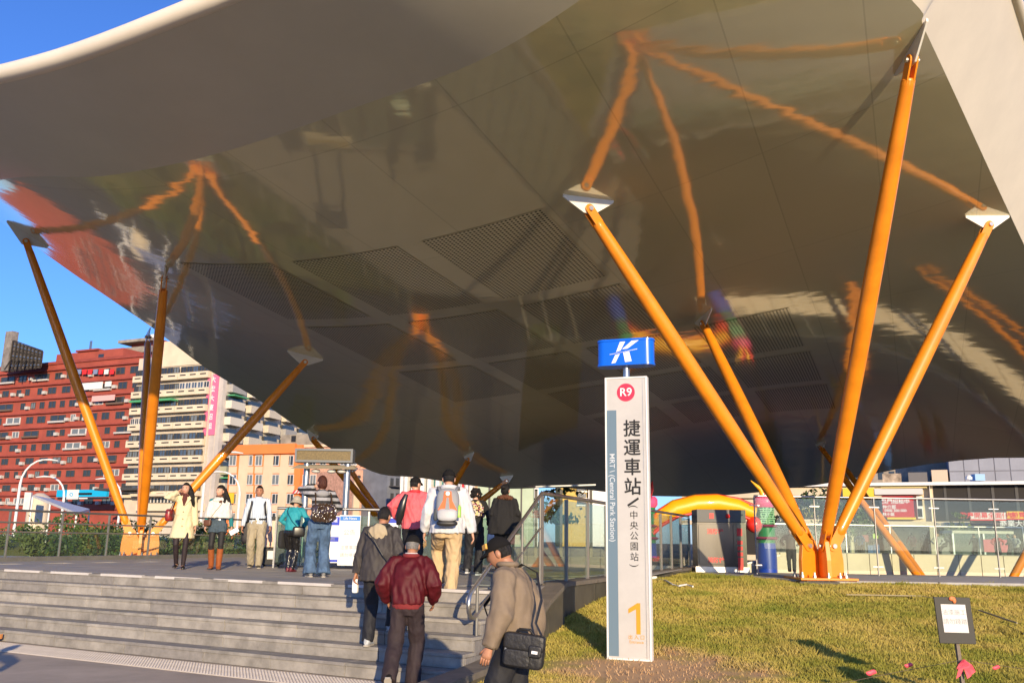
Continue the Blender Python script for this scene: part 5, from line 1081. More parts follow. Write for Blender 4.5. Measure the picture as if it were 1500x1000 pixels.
class Person:
    def __init__(s, label, pos, yaw, h=1.66, group=None, cat='person', female=False, lean=.04, hip=(0, 0), skin=None, lod=False, yawt=0.0):
        s.k = h / 1.70; s.yaw = yaw; s.pos = V(pos); s.skin = skin or SKIN; s.lod = lod; s.seed = len(label) + int(abs(pos[0]) * 10)
        s.root = thing('person', label, cat, pos, yaw, group); s.lean = lean; s.fem = female; s.hip = hip
        s.W = Matrix.Translation(s.pos) @ Matrix.Rotation(yaw, 4, 'Z') @ Matrix.Scale(s.k, 4); s.sw = .165 if female else .185
        s.vox = .022 if lod else .0125
    def tor(s, z):      # centre line of the torso at nominal height z
        u = (z - .95) / .5; return V((s.hip[0] * (1 - u), s.hip[1] * (1 - u) + s.lean * u * abs(u) ** .3 if u > 0 else s.hip[1], z))
    def add(s, name, mb, m, parent=None, smooth=True, bevel=0):
        me = mb.mesh(name) if isinstance(mb, MB) else mb
        if isinstance(mb, MB): fixn(me)
        me.transform(s.W); return obj(name, me, m, parent or s.root, smooth=smooth and isinstance(mb, MB), bevel=bevel)
    def pose(s, legs, arms, headyaw=0.0, headpitch=0.0, headz=1.575, headfwd=.02):
        s.hipj = []; s.leg = []
        for sx, (ax, ay, az) in zip((-1, 1), legs):
            hj = V((s.hip[0] + sx * .088, s.hip[1], .90)); an = V((ax, ay, az + .085)); kn, an = ik(hj, an, .425, .42, (sx * .12, 1, .0)); s.leg.append((hj, kn, an))
        s.arm = []
        for sx, (w, pole) in zip((-1, 1), arms):
            c = s.tor(1.385); sh = c + V((sx * s.sw, 0, 0)); el, wr = ik(sh, V(w), .285, .255, pole); s.arm.append((sh, el, wr))
        nb = s.tor(1.45); s.neck0 = nb; s.head = nb + V((0, headfwd + .01, headz - 1.45)); s.hy = headyaw; s.hp = headpitch
        s.HM = Matrix.Translation(s.head) @ Matrix.Rotation(headyaw, 4, 'Z') @ Matrix.Rotation(headpitch, 4, 'X')
        return s
    def hp_(s, x, y, z): return s.HM @ V((x, y, z))
    def body(s, shoes=True, barefeet=False):
        b = MB(); t = s.tor
        b.rings([ering(t(z), rx, ry) for z, rx, ry in ((.84, .11, .08), (.92, .145, .095), (1.04, .12, .085), (1.2, .135, .09), (1.34, .13, .08), (1.42, .08, .06))])
        b.tube([s.neck0 - V((0,0,.06)), s.neck0 + V((0,.005,.03)), s.head + V((0, -.012, -.02))], [.062, .052, .052], 14)
        for sx, (h, k, a) in zip((-1, 1), s.leg): b.tube([h + V((0,0,.03)), h.lerp(k, .35), k, k.lerp(a, .35), a, a - V((0,0,.04))], [.074, .070, .048, .046, .034, .036], 14)
        for sh, e, w in s.arm: b.tube([sh + (sh - s.tor(1.385)) * -.35, sh, sh.lerp(e, .5), e, e.lerp(w, .4), w], [.05, .05, .042, .036, .036, .026], 12)
        me = remesh(b, .013 if not s.lod else .022, 2)
        x = MB(); hm = MB().ball((0, 0, 0), (.076, .098, .118), 28, 22, headfn); x.add([s.HM @ V(p) for p in hm.v], hm.f)
        for sx in (-1, 1):
            e = MB().ball((sx * .078, -.008, -.008), (.012, .024, .034), 8, 6); x.add([s.HM @ V(p) for p in e.v], e.f)
        if not s.lod:
            for sx, (sh, e, w) in zip((-1, 1), s.arm): s.hand(x, w, (w - e).normalized(), sx, s.grip[sx] if hasattr(s, 'grip') else .5)
        if barefeet:
            for sx, (h, k, a) in zip((-1, 1), s.leg): x.tube([a + V((0, -.03, -.03)), a + V((0, .05, -.035)), a + V((0, .12, -.07))], [.036, .038, .03], 12, flat=.7)
        bm = bmesh.new(); bm.from_mesh(me); m2 = x.mesh('x'); fixn(m2); m2.polygons.foreach_set('use_smooth', [True] * len(m2.polygons)); bm.from_mesh(m2); bm.to_mesh(me); bm.free(); bpy.data.meshes.remove(m2)
        s.bodyo = s.add('body', me, s.skin)
        if not s.lod:
            for sx in (-1, 1):
                f = MB().ball((sx * .030, .083, .010), (.0135, .007, .0055), 10, 6); g = MB(); g.add([s.HM @ V(p) for p in f.v], f.f); s.add('eye', g, EYEM, s.bodyo)
                f = MB().tube([(sx * .016, .091, .028), (sx * .03, .091, .032), (sx * .046, .080, .028)], [.003, .004, .002], 6); g = MB(); g.add([s.HM @ V(p) for p in f.v], f.f); s.add('eyebrow', g, HAIRB, s.bodyo)
            f = MB().ball((0, .096, -.052), (.021, .006, .0075), 10, 6); g = MB(); g.add([s.HM @ V(p) for p in f.v], f.f); s.add('lips', g, LIP, s.bodyo)
        return s
    def hand(s, mb, w, d, sx, curl):
        # palm normal faces the body; fingers curl towards it
        n = V((-sx, 0, 0)); n = (n - d * n.dot(d)).normalized(); v = d.cross(n).normalized() * sx      # v: towards the thumb side (front)
        if v.y < 0: v = -v
        mb.rings([[w + d * t + v * (wd * math.cos(q)) + n * (th * math.sin(q)) for q in [2 * math.pi * i / 10 for i in range(10)]] for t, wd, th in ((-.01, .026, .022), (.02, .032, .018), (.06, .040, .016), (.088, .038, .013))])
        for i, (o, L) in enumerate(((.029, .068), (.010, .076), (-.010, .071), (-.028, .056))):
            p = w + d * .082 + v * o; pts = [p]; dd = d.copy(); c_ = curl * (1 + .12 * i)
            for f in (.42, .33, .25):
                dd = (dd * math.cos(c_ * .55) + n * math.sin(c_ * .55)).normalized(); pts.append(pts[-1] + dd * L * f)
            mb.tube(pts, [.0095, .009, .008, .006], 7)
        p = w + d * .025 + v * .026 + n * .004; td = (d * .75 + v * .6 + n * .25).normalized(); p2 = p + td * .034; p3 = p2 + (td * .8 + d * .4 + n * .35).normalized() * .03
        mb.tube([p - td * .015, p, p2, p3], [.013, .012, .010, .007], 7)
    def top(s, name, m, hem=.86, rx=(.19, .17, .175, .19), ry=.13, sleeve=(.072, .060, .046), puff=.0, amp=.008, flare=0.0, cuffz=1.0, wr=11, full=True, hy=0.0):
        """jacket or shirt: torso from the hem to the neck with sleeves"""
        b = MB(); t = s.tor; f_ = 1 if not s.fem else .92
        zs = [(hem, rx[0] + flare, ry + flare), ((hem + 1.04) / 2, rx[0] * .5 + rx[1] * .5 + flare * .5, ry + flare * .4), (1.06, rx[1], ry * .98), (1.22, rx[2], ry), (1.34, rx[3] * .95, ry * .9), (1.405, rx[3] * .68, ry * .68), (1.465, .072, .066)]
        b.rings([ering(t(z) + V((0, hy * max(0, (1.06 - z)), 0)), a * f_, c * f_, tilt=0) for z, a, c in zs])
        for sh, e, w in s.arm:
            e2 = e.lerp(w, (1 - cuffz) * -1 + 1 if cuffz < 1 else 1)
            b.tube([sh.lerp(s.tor(1.385), .45) + V((0,0,.012)), sh, sh.lerp(e, .5), e, e.lerp(e2, .5), e2], [sleeve[0] * .9, sleeve[0], (sleeve[0] + sleeve[1]) / 2 + puff, sleeve[1] + puff, (sleeve[1] + sleeve[2]) / 2 + puff, sleeve[2]], 14)
        me = remesh(b, s.vox * 1.05, 2, name); wrinkle(me, amp, wr, s.seed); return s.add(name, me, m)
    def trousers(s, m, r=(.105, .082, .068), amp=.007, z1=1.0, name='trousers', knee=1.0, fl=0.0, pelv=(.158, .118)):
        b = MB(); t = s.tor; f_ = 1 if not s.fem else .95
        b.rings([ering(t(z), a * f_, c * f_) for z, a, c in ((.80, pelv[0] * .88, pelv[1] * .85), (.86, pelv[0] * 1.04, pelv[1]), (.93, pelv[0] * 1.04, pelv[1]), (z1, pelv[0] * .93, pelv[1] * .9))])
        for h, k, a in s.leg:
            if knee < 1: e = h.lerp(k, knee); b.tube([h + V((0,0,.02)), h.lerp(e, .6), e], [r[0], r[0] * .97, r[1]], 16); continue
            b.tube([h + V((0,0,.02)), h.lerp(k, .5), k, k.lerp(a, .5), a + V((0, -.006, -.03))], [r[0], (r[0] + r[1]) / 2, r[1], max(.054, (r[1] + r[2]) / 2), r[2] + fl], 16)
        me = remesh(b, s.vox, 2, name); wrinkle(me, amp, 12, s.seed + 5); return s.add(name, me, m)
    def shoes(s, m, sole=None, hgt=.055, heel=0.0, name='shoe', yaws=(0, 0), pitch=(0, 0), L=.27):
        for i, (h, k, a) in enumerate(s.leg):
            R = Matrix.Translation(a) @ Matrix.Rotation(yaws[i] - (.12 if i else -.12), 4, 'Z') @ Matrix.Rotation(pitch[i], 4, 'X')
            def rg(y, w, z0, z1): return [R @ V((w * math.cos(q), y, (z0 + z1) / 2 + (z1 - z0) / 2 * math.sin(q))) for q in [2 * math.pi * j / 14 for j in range(14)]]
            b = MB().rings([rg(-.075, .022, -.07, -.01), rg(-.06, .036, -.078, .02), rg(-.01, .04, -.078, .015 + hgt * .2), rg(.06, .042, -.078, -.012), rg(.12, .046, -.078, -.032), rg(.165, .038, -.078, -.046), rg(.185, .016, -.074, -.056)])
            so = s.add(name, b, m)
            if sole:
                c = MB().rings([[R @ V((w * sg, y, z)) for sg in (-1, 1)] + [R @ V((w * sg, y, z - .018)) for sg in (1, -1)] for y, w, z in ((-.085, .028, -.064), (-.05, .04, -.064), (.05, .044, -.064), (.12, .049, -.064), (.18, .034, -.062), (.192, .015, -.06))]); s.add('sole', c, sole, so, smooth=False)
    def hair(s, m, style='short', name='hair', L=.0):
        def fn(p):
            x, y, z = p; th = math.atan2(x, y)
            face = y > .30 and z < (.42 if style != 'bangs' else .28); side = z < -.25 and y > -.1
            k = .86 if face or (side and style == 'short') or (z < -.55 and style == 'short') else 1.0
            return V((x * k, y * k, z * k))
        b = MB().ball((0, -.008, .014), (.082, .104, .119), 30, 22, fn); g = MB(); g.add([s.HM @ V(p) for p in b.v], b.f)
        if style == 'long' or style == 'bangs':
            for (x0, y0, x1, y1, z1, r0) in ((-.062, -.03, -.10, .015, -.27, .040), (.062, -.03, .095, -.02, -.29, .036), (0, -.075, 0, -.085, -.30, .05), (-.03, -.07, -.04, -.08, -.30, .045), (.035, -.07, .055, -.09, -.31, .045), (.07, -.015, .10, -.01, -.24, .022)):
                g.tube([s.HM @ V((x0, y0, .03)), s.HM @ V(((x0 + x1) / 2 + .01, y0 - .015, z1 * .4)), s.HM @ V((x1 + L * .5, y1 - .01, z1 * .8)), s.HM @ V((x1 + L, y1 - .02, z1))], [r0 * .9, r0 * 1.1, r0 * .85, .006], 12)
        if style == 'bun': q = MB().ball((0, -.10, .06), (.05, .045, .05), 14, 10); g.add([s.HM @ V(p) for p in q.v], q.f)
        if style == 'curly':
            rg = random.Random(4)
            for i in range(60):
                a = rg.uniform(-2.4, 2.4) - math.pi / 2; zz = rg.uniform(-.07, .11); r = math.sqrt(max(.02, 1 - (zz / .125) ** 2)); c = V((math.cos(a) * .086 * r, math.sin(a) * .105 * r, zz)); q = MB().ball(c, .02 + .012 * rg.random(), 7, 5); g.add([s.HM @ V(p) for p in q.v], q.f)
        return s.add(name, g, m, getattr(s, 'bodyo', None))
    def cap(s, m, name='cap', label=None, brim=True, patch=None):
        def fn(p): return V((p.x, p.y, max(p.z, -.02)))
        b = MB().ball((0, -.006, .035), (.087, .108, .098), 28, 18, fn); g = MB(); g.add([s.HM @ V(p) for p in b.v], b.f); c = s.add(name, g, m)
        rim = MB().tube([s.HM @ V((.088 * math.cos(q), -.006 + .109 * math.sin(q), .036)) for q in [2 * math.pi * i / 24 for i in range(25)]], .006, 6); s.add('cap_band', rim, m, c)
        if brim:
            top = []; n = 12
            for j, (r, dz) in enumerate(((1.0, .0), (1.35, -.006), (1.68, -.022))): top.append([s.HM @ V((.09 * math.sin(a) * (1 - .05 * j), .02 + .088 * math.cos(a) * r, .042 + dz)) for a in [-1.25 + 2.5 * i / n for i in range(n + 1)]])
            g = MB(); g.rings(top, False, False, closed=False); low = [[p - V((0, 0, .006)) for p in r] for r in top]; g.rings(low[::-1], False, False, closed=False); s.add('brim', g, m, c)
        if patch: q = MB().obox(s.HM @ V((-.062, .078, .085)), s.HM.to_3x3() @ V((.72, .62, 0)), s.HM.to_3x3() @ V((-.62, .72, .3)), s.HM.to_3x3() @ V((.2, -.2, 1)), (.034, .008, .02)); s.add('cap_patch', q, patch, c)
        return c
    def w(s, p): return s.W @ V(p)
    def wd(s, p): return (s.W.to_3x3() @ V(p)).normalized()
def sbox(c, X, Y, Z, h, e=.45, nu=20, nv=14):
    """soft box (superellipsoid) for bags"""
    b = MB(); rs = []; pw = lambda v: math.copysign(abs(v) ** e, v)
    for i in range(nv + 1):
        t = math.pi * (.01 + .98 * i / nv) - math.pi / 2; rs.append([V(c) + V(X) * h[0] * pw(math.cos(t)) * pw(math.cos(a)) + V(Y) * h[1] * pw(math.cos(t)) * pw(math.sin(a)) + V(Z) * h[2] * pw(math.sin(t)) for a in [2 * math.pi * j / nu for j in range(nu)]])
    return b.rings(rs)
def bag(name, label, cat, body, m, straps=(), extra=(), strapm=None, sr=.012):
    me = [v for v in body.v] if isinstance(body, MB) else [v.co for v in body.vertices]; c = sum((V(v) for v in me), V()) / len(me); zmin = min(v[2] for v in me)
    t = thing(name, label, cat, (c.x, c.y, zmin)); obj('pouch', body, m, t, smooth=70)
    for pts in straps: obj('strap', MB().tube(pts, sr, 8, flat=.35), strapm or m, t, smooth=True)
    for nm, mb, mm in extra: obj(nm, mb, mm, t, smooth=60)
    return t
def face(px, py, zfeet):    # point where the feet stand
    return atz(px, py, zfeet)
def toward(p, q): d = V(q) - V(p); return math.atan2(-d.x, d.y)         # yaw so that local +y points from p to q
DOWN = lambda sx, y=.02, x=.27, z=.86: ((sx * x, y, z), (sx * .25, -1, 0))
# 1 woman in the cream coat
COAT = M('cream_wool_coat', (.70, .60, .38), .85, nz=.06, nscale=30, bump=.15, bscale=200); LEG = M('black_leggings', (.022, .012, .014), .7, nz=.3, nscale=20); SCARF = M('maroon_scarf', (.10, .025, .02), .9, nz=.3, nscale=30); PUMP = M('black_leather', (.015, .014, .014), .3)
p = face(262, 833, PLAT); a = Person('woman in a long cream coat and black leggings, hand raised to her hair', p, toward(p, (-2.0, 0, 0)), 1.66, 'people on the steps and platform', female=True, lean=.02)
a.grip = {1: .7, -1: .4}
a.pose([(-.08, .10, .0), (.07, -.10, .02)], [((-.24, -.02, .83), (-.3, -1, 0)), ((.15, .10, 1.50), (.75, .25, -.9))], headyaw=-.2, headpitch=0); a.body(barefeet=True)
a.trousers(LEG, (.082, .056, .041), .002, z1=.95); cobj = a.top('coat', COAT, hem=.60, rx=(.225, .178, .175, .178), ry=.145, sleeve=(.072, .062, .056), flare=.04, amp=.008, wr=8)
a.add('scarf', MB().tube([a.tor(1.44) + V((math.cos(q) * .075, .015 + math.sin(q) * .07, .02 + .02 * math.sin(q * 2))) for q in [i * .7 for i in range(10)]], .03, 10), SCARF); a.add('scarf_end', MB().tube([a.tor(1.44) + V((0, .08, 0)), a.tor(1.36) + V((0, .115, 0)), a.tor(1.24) + V((.0, .135, 0))], [.04, .05, .012], 10, flat=.5), SCARF)
for sx in (-1, 1): a.add('lapel', MB().prism([a.tor(1.44) + V((sx * .085, .06, .01)), a.tor(1.38) + V((sx * .125, .118, 0)), a.tor(1.23) + V((sx * .012, .142, 0)), a.tor(1.3) + V((sx * .03, .128, 0))], (0, .012, 0)), COAT)
for z in (1.12, .98, .84): a.add('button', MB().ball(a.tor(z) + V((.0, .155 + (1.12 - z) * .06, 0)), (.014, .006, .014), 8, 6), M('tan_button', (.45, .33, .18), .4))
a.add('coat_belt_seam', MB().rings([ering(a.tor(z), .179 * .92, .144 * .92 + .006) for z in (1.055, 1.068)], False, False), COAT); a.shoes(PUMP, hgt=-.15, name='pump'); a.hair(HAIRB, 'long', L=-.05)
a.add('hair_lock', MB().tube([a.hp_(-.055, -.02, .06), a.hp_(-.105, -.005, -.05), a.hp_(-.135, -.01, -.17), a.hp_(-.165, -.02, -.30), a.hp_(-.19, -.03, -.36)], [.04, .052, .055, .04, .008], 12), HAIRB)
c = a.w((.27, -.02, 1.05)); bag('handbag', 'red and black handbag tucked behind the cream coat', 'handbag', sbox(c, a.wd((.2, 1, 0)), a.wd((1, -.2, 0)), (0, 0, 1), (.15, .06, .12)), M('red_patent', (.45, .02, .02), .35, col2=(.03, .02, .02), nscale=14), [[a.w((.25, .08, 1.14)), a.w((.19, .05, 1.38)), a.w((.17, -.03, 1.43)), a.w((.24, -.12, 1.14))]], strapm=PUMP)
# 2 woman in the white cape
CAPE = M('white_fleece_cape', (.70, .67, .61), .95, nz=.05, nscale=40, bump=.3, bscale=150); TEALS = M('teal_sleeve', (.01, .17, .19), .8); DEN = M('dark_denim', (.055, .085, .11), .85, nz=.4, nscale=18); TIGHT = M('black_tights', (.014, .012, .012), .7); BOOT = M('tan_boot_leather', (.34, .095, .025), .42, nz=.25, nscale=8)
p = face(314, 834, PLAT); a = Person('woman in a white cape, denim shorts and tall tan boots looking aside', p, toward(p, (-1.5, 0, 0)), 1.62, 'people on the steps and platform', female=True, lean=.02)
a.grip = {-1: .8, 1: .9}; a.pose([(-.075, .06, 0), (.075, -.06, .01)], [DOWN(-1, .05, .27, .86), DOWN(1, .05, .24, .87)], headyaw=-.75, headpitch=-.03); a.body()
a.trousers(TIGHT, (.080, .058, .046), .002, z1=.93, name='tights'); a.trousers(DEN, (.102, .103, .09), .005, z1=1.02, name='denim_shorts', knee=.42, pelv=(.162, .122)); a.top('sweater', TEALS, hem=.99, rx=(.15, .145, .15, .16), ry=.11, sleeve=(.052, .044, .040), amp=.003)
b = MB(); b.rings([ering(a.tor(z), rx, ry) for z, rx, ry in ((1.03, .285, .20), (1.1, .285, .195), (1.22, .265, .175), (1.34, .23, .14), (1.41, .15, .105), (1.455, .085, .08))]); me = remesh(b, .013, 3, 'cape'); wrinkle(me, .016, 9, 21, (1, 1, .25)); a.add('cape', me, CAPE)
b = MB().rings([ering(a.tor(z) + V((0, y, 0)), rx, ry) for z, rx, ry, y in ((1.36, .15, .13, .015), (1.395, .155, .135, .015), (1.43, .12, .115, .01), (1.45, .085, .09, 0))]); a.add('cape_collar', wrinkle(remesh(b, .012, 3, 'cape_collar'), .01, 16, 3), CAPE)
a.add('scarf', MB().tube([a.tor(1.45) + V((math.cos(q) * .062, .015 + math.sin(q) * .06, .02)) for q in [i * .63 for i in range(11)]], .028, 10), M('brown_scarf', (.13, .05, .025), .9, nz=.3, nscale=30)); a.add('scarf_end', MB().tube([a.tor(1.42) + V((-.03, .09, 0)), a.tor(1.34) + V((-.02, .165, 0))], [.04, .03], 10, flat=.5), M('brown_scarf', (.13, .05, .025)))
for h, k, an in a.leg: a.add('boot_shaft', MB().tube([an + V((0, -.005, -.04)), an.lerp(k, .35), an.lerp(k, .82)], [.050, .062, .064], 16), BOOT)
a.add('belt', MB().rings([ering(a.tor(z), .160 * .95, .117 * .95) for z in (.985, 1.02)], False, False), M('denim_belt', (.03, .05, .09), .5)); a.add('belt_buckle', MB().box((-.05, .108, .985), (-.015, .122, 1.02)), BOLT); a.shoes(BOOT, M('dark_sole', (.03, .02, .015), .7), name='boot_foot'); a.hair(HAIRB, 'bangs', L=-.05)
a.add('hair_lock', MB().tube([a.hp_(-.06, -.05, .05), a.hp_(-.10, -.06, -.06), a.hp_(-.14, -.09, -.17), a.hp_(-.19, -.11, -.27)], [.035, .045, .042, .008], 12), HAIRB)
bag('shoulder_bag', 'small brown leather bag on a strap across the white cape', 'bag', sbox(a.w((.20, .14, .93)), a.wd((1, -.4, 0)), a.wd((.4, 1, 0)), (0, 0, 1), (.075, .035, .06)), M('brown_leather', (.12, .045, .02), .5), [[a.w((.18, .19, .97)), a.w((.06, .215, 1.16)), a.w((-.04, .185, 1.30)), a.w((-.07, .05, 1.455))]], sr=.009)
wr_ = a.arm[0][2]; single('paper', 'folded white paper held by the woman in the white cape', 'paper', MB().obox(a.w(wr_ + V((-.06, .06, -.09))), a.wd((.8, .3, -.5)), a.wd((-.3, 1, 0)), a.wd((.5, 0, .8)), (.09, .004, .045)), WINK)
# 3 man in the striped shirt
def stripes(name, c1, c2, scale, axis='X', sharp=.5):
    m = M(name, c1, .8); t = m.node_tree; b = t.nodes['Principled BSDF']; tc = [n for n in t.nodes if n.type == 'TEX_COORD'][0]
    wv = t.nodes.new('ShaderNodeTexWave'); wv.bands_direction = axis; wv.inputs['Scale'].default_value = scale; wv.inputs['Distortion'].default_value = .3; t.links.new(tc.outputs['Object'], wv.inputs['Vector'])
    r = t.nodes.new('ShaderNodeValToRGB'); r.color_ramp.elements[0].color = (*c1, 1); r.color_ramp.elements[1].color = (*c2, 1); r.color_ramp.elements[0].position = sharp - .06; r.color_ramp.elements[1].position = sharp + .06; t.links.new(wv.outputs['Fac'], r.inputs[0]); t.links.new(r.outputs[0], b.inputs['Base Color']); return m
SHIRT = stripes('blue_striped_shirt', (.62, .68, .75), (.25, .36, .55), 7.5, 'X', .86); KHA = M('khaki_twill', (.36, .31, .22), .85, nz=.12, nscale=12)
p = face(372, 832, PLAT); a = Person('man in a pale striped shirt and khaki trousers with black bag straps', p, toward(p, (-1.2, 0, 0)), 1.68, 'people on the steps and platform', lean=.03, skin=SKIN2)
a.grip = {-1: .8, 1: .8}; a.pose([(-.09, .12, 0), (.085, -.13, .015)], [DOWN(-1, .10, .27, .84), DOWN(1, .06, .29, .85)], headyaw=-.05); a.body(); a.top('shirt', SHIRT, hem=.90, rx=(.172, .165, .18, .185), ry=.128, sleeve=(.066, .056, .044), amp=.008); a.trousers(KHA, (.108, .088, .074), .009, z1=1.03, pelv=(.168, .128))
a.add('belt', MB().rings([ering(a.tor(z), .172, .131) for z in (.985, 1.02)], False, False), PUMP); a.add('belt_buckle', MB().box((-.022, .125, .988), (.022, .138, 1.018)), BOLT); a.add('collar', MB().tube([a.tor(1.455) + V((math.cos(q) * .072, .012 + math.sin(q) * .068, -.018 * math.sin(q))) for q in [2.0 + i * .47 for i in range(12)]], .014, 8), SHIRT)
a.shoes(PUMP, SOLE); a.hair(HAIRB, 'short')
bag('backpack', 'black backpack worn by the man in the striped shirt, hanging to one side', 'backpack', sbox(a.w((.22, -.20, .80)), a.wd((1, 0, 0)), a.wd((0, 1, 0)), (0, 0, 1), (.10, .10, .30)), M('black_nylon', (.016, .015, .022), .6, nz=.3, nscale=12), [[a.w((.16, -.14, 1.36)), a.w((.14, .03, 1.445)), a.w((.13, .13, 1.32)), a.w((.17, .14, 1.10)), a.w((.21, .02, .95))], [a.w((-.14, -.12, 1.38)), a.w((-.135, .03, 1.44)), a.w((-.135, .135, 1.3)), a.w((-.16, .11, 1.12)), a.w((-.19, -.05, 1.0))]], sr=.022)
# 4 small woman in teal, seen from behind
TEALJ = M('turquoise_jacket', (.02, .30, .36), .75, nz=.1, nscale=15); BLEA = M('black_shiny_leather', (.014, .013, .013), .22, nz=.3, nscale=12, bump=.2, bscale=40)
p = face(424, 837, PLAT); a = Person('short woman in a turquoise jacket and beige hat seen from behind', p, toward(p, (-2.9, 25, 0)), 1.40, 'people on the steps and platform', female=True, lean=.10)
a.pose([(-.05, .03, 0), (.06, -.03, 0)], [((-.16, .22, 1.02), (-1, -.4, -.3)), ((.18, .22, 1.02), (1, -.4, -.3))], headpitch=-.25, headfwd=.06); a.body(); a.trousers(BLEA, (.112, .085, .066), .01, z1=.98, pelv=(.175, .13)); a.top('jacket', TEALJ, hem=.93, rx=(.185, .18, .185, .19), ry=.145, sleeve=(.074, .064, .052), amp=.008); a.shoes(M('maroon_shoe', (.14, .015, .025), .5), M('maroon_sole', (.08, .01, .015), .6)); a.hair(HAIRG, 'short')
HATM = M('beige_hat', (.42, .38, .30), .9, nz=.2, nscale=30); g = MB().ball((0, -.01, .045), (.105, .125, .11), 22, 12, lambda q: V((q.x, q.y, max(q.z, -.3)))); g2 = MB(); g2.add([a.HM @ V(q) for q in g.v], g.f); g3 = MB().rings([[a.HM @ V((r * math.cos(q), -.01 + r * 1.15 * math.sin(q), z)) for q in [2 * math.pi * i / 24 for i in range(24)]] for r, z in ((.098, .04), (.13, .0), (.150, -.045), (.148, -.05), (.125, -.008))], False, False); ht = a.add('hat', g2, HATM); a.add('hat_brim', g3, HATM, ht)
bag('shoulder_bag', 'black shoulder bag slung across the turquoise jacket', 'bag', sbox(a.w((.20, -.10, .90)), a.wd((1, .5, 0)), a.wd((-.5, 1, 0)), (0, 0, 1), (.12, .06, .10)), PUMP, [[a.w((.19, -.12, .98)), a.w((.04, -.165, 1.15)), a.w((-.10, -.13, 1.36)), a.w((-.12, .03, 1.47))]], sr=.012)
bag('tote_bag', 'black cloth bag hanging at the left of the short woman in turquoise', 'bag', sbox(a.w((-.27, .16, .72)), a.wd((.3, 1, 0)), a.wd((1, -.3, 0)), (0, 0, 1), (.12, .05, .17)), M('black_cloth', (.02, .02, .022), .9), [[a.w((-.25, .10, .86)), a.w((-.22, .20, 1.04)), a.w((-.27, .22, .86))]])
# 5 woman in jeans with the shiny bag
STR = stripes('grey_black_striped_knit', (.016, .016, .018), (.34, .34, .36), 3.1, 'Z', .5); JEAN = M('blue_jeans', (.075, .135, .235), .85, nz=.5, nscale=7); SNK = M('black_sneaker', (.03, .03, .035), .6, col2=(.3, .3, .3), nscale=14)
p = face(464, 845, PLAT); a = Person('woman in blue jeans and striped knit with her hand at her ear', p, toward(p, (-6.5, 24, 0)), 1.66, 'people on the steps and platform', female=True, lean=.0)
a.grip = {-1: .9, 1: .5}; a.pose([(-.11, .07, 0), (.10, -.05, 0)], [((-.10, .12, 1.52), (-1, .5, -.2)), ((.16, .24, 1.05), (1, -.3, -.4))], headyaw=.25, headpitch=-.1); a.body(); a.trousers(JEAN, (.112, .09, .10), .009, z1=1.0, fl=.018, pelv=(.172, .13)); a.top('knit', STR, hem=.96, rx=(.168, .16, .175, .185), ry=.135, sleeve=(.082, .072, .055), amp=.009); a.shoes(SNK, SOLE); a.hair(HAIRR, 'short')
a.add('hair_back', MB().ball(a.hp_(0, -.02, -.025), (.083, .092, .105), 16, 12), HAIRR); a.add('hood', MB().ball(a.tor(1.39) + V((0, -.085, 0)), (.12, .05, .06), 16, 10), M('grey_hood', (.28, .28, .29), .9, nz=.1))
bag('handbag', 'shiny dark brown crumpled handbag hanging on the back of the woman in jeans', 'handbag', wrinkle(remesh(sbox(a.w((.02, -.21, 1.06)), a.wd((1, 0, 0)), a.wd((0, 1, 0)), (0, 0, 1), (.21, .08, .15), .6), .011, 1, 'pouch'), .022, 14, 8, (1, 1, .5)), M('brown_patent', (.055, .032, .018), .16, coat=.8, bump=1.0, bscale=9, nz=.4, nscale=6), [[a.w((-.13, -.24, 1.18)), a.w((-.12, -.12, 1.38)), a.w((-.13, .0, 1.44))], [a.w((.15, -.24, 1.18)), a.w((.14, -.13, 1.38)), a.w((.13, .0, 1.44))]], sr=.012)
# 6 man in the dark jacket, on the steps
DJ = M('charcoal_jacket', (.045, .038, .036), .7, nz=.2, nscale=10); BEIH = M('beige_hood_lining', (.42, .34, .22), .85, nz=.1); BTR = M('black_trousers', (.012, .012, .016), .75, nz=.3, nscale=10); WSH = M('grey_white_shoe', (.48, .50, .52), .6, nz=.4, nscale=30)
p = face(547, 946, RI * 2); a = Person('man in a charcoal jacket with a beige hood climbing the steps', p, toward(p, (p.x + .25, p.y + 1, 0)), 1.67, 'people on the steps and platform', lean=.11, skin=SKIN2)
a.grip = {-1: 1.1, 1: .6}; a.pose([(-.07, -.02, 0), (.10, .32, RI)], [DOWN(-1, .05, .30, .86), DOWN(1, .12, .29, .88)], headyaw=-.1, headpitch=-.22, headfwd=.05); a.body(); a.trousers(BTR, (.105, .085, .075), .007); a.top('jacket', DJ, hem=.78, rx=(.215, .20, .205, .21), ry=.155, sleeve=(.084, .072, .058), puff=.006, amp=.011, flare=.01)
a.add('hood', wrinkle(remesh(MB().ball(a.tor(1.36) + V((0, -.105, 0)), (.135, .055, .13), 18, 12, lambda q: V((q.x * (1 - .35 * max(0, -q.z)), q.y, q.z))), .012, 1, 'hood'), .008, 12, 3), BEIH); a.add('collar', MB().tube([a.tor(1.465) + V((math.cos(q) * .085, math.sin(q) * .08, 0)) for q in [i * .52 for i in range(13)]], .026, 8), M('black_collar', (.015, .015, .016), .7)); a.shoes(WSH, SOLE); a.hair(HAIRB, 'short')
h_ = a.arm[0][2]; bag('paper_cup', 'white paper packet held in the left hand of the man in charcoal', 'packet', sbox(a.w(h_ + V((-.01, .02, -.15))), a.wd((1, 0, 0)), a.wd((0, 1, 0)), (0, 0, 1), (.036, .03, .085), .3), WINK)
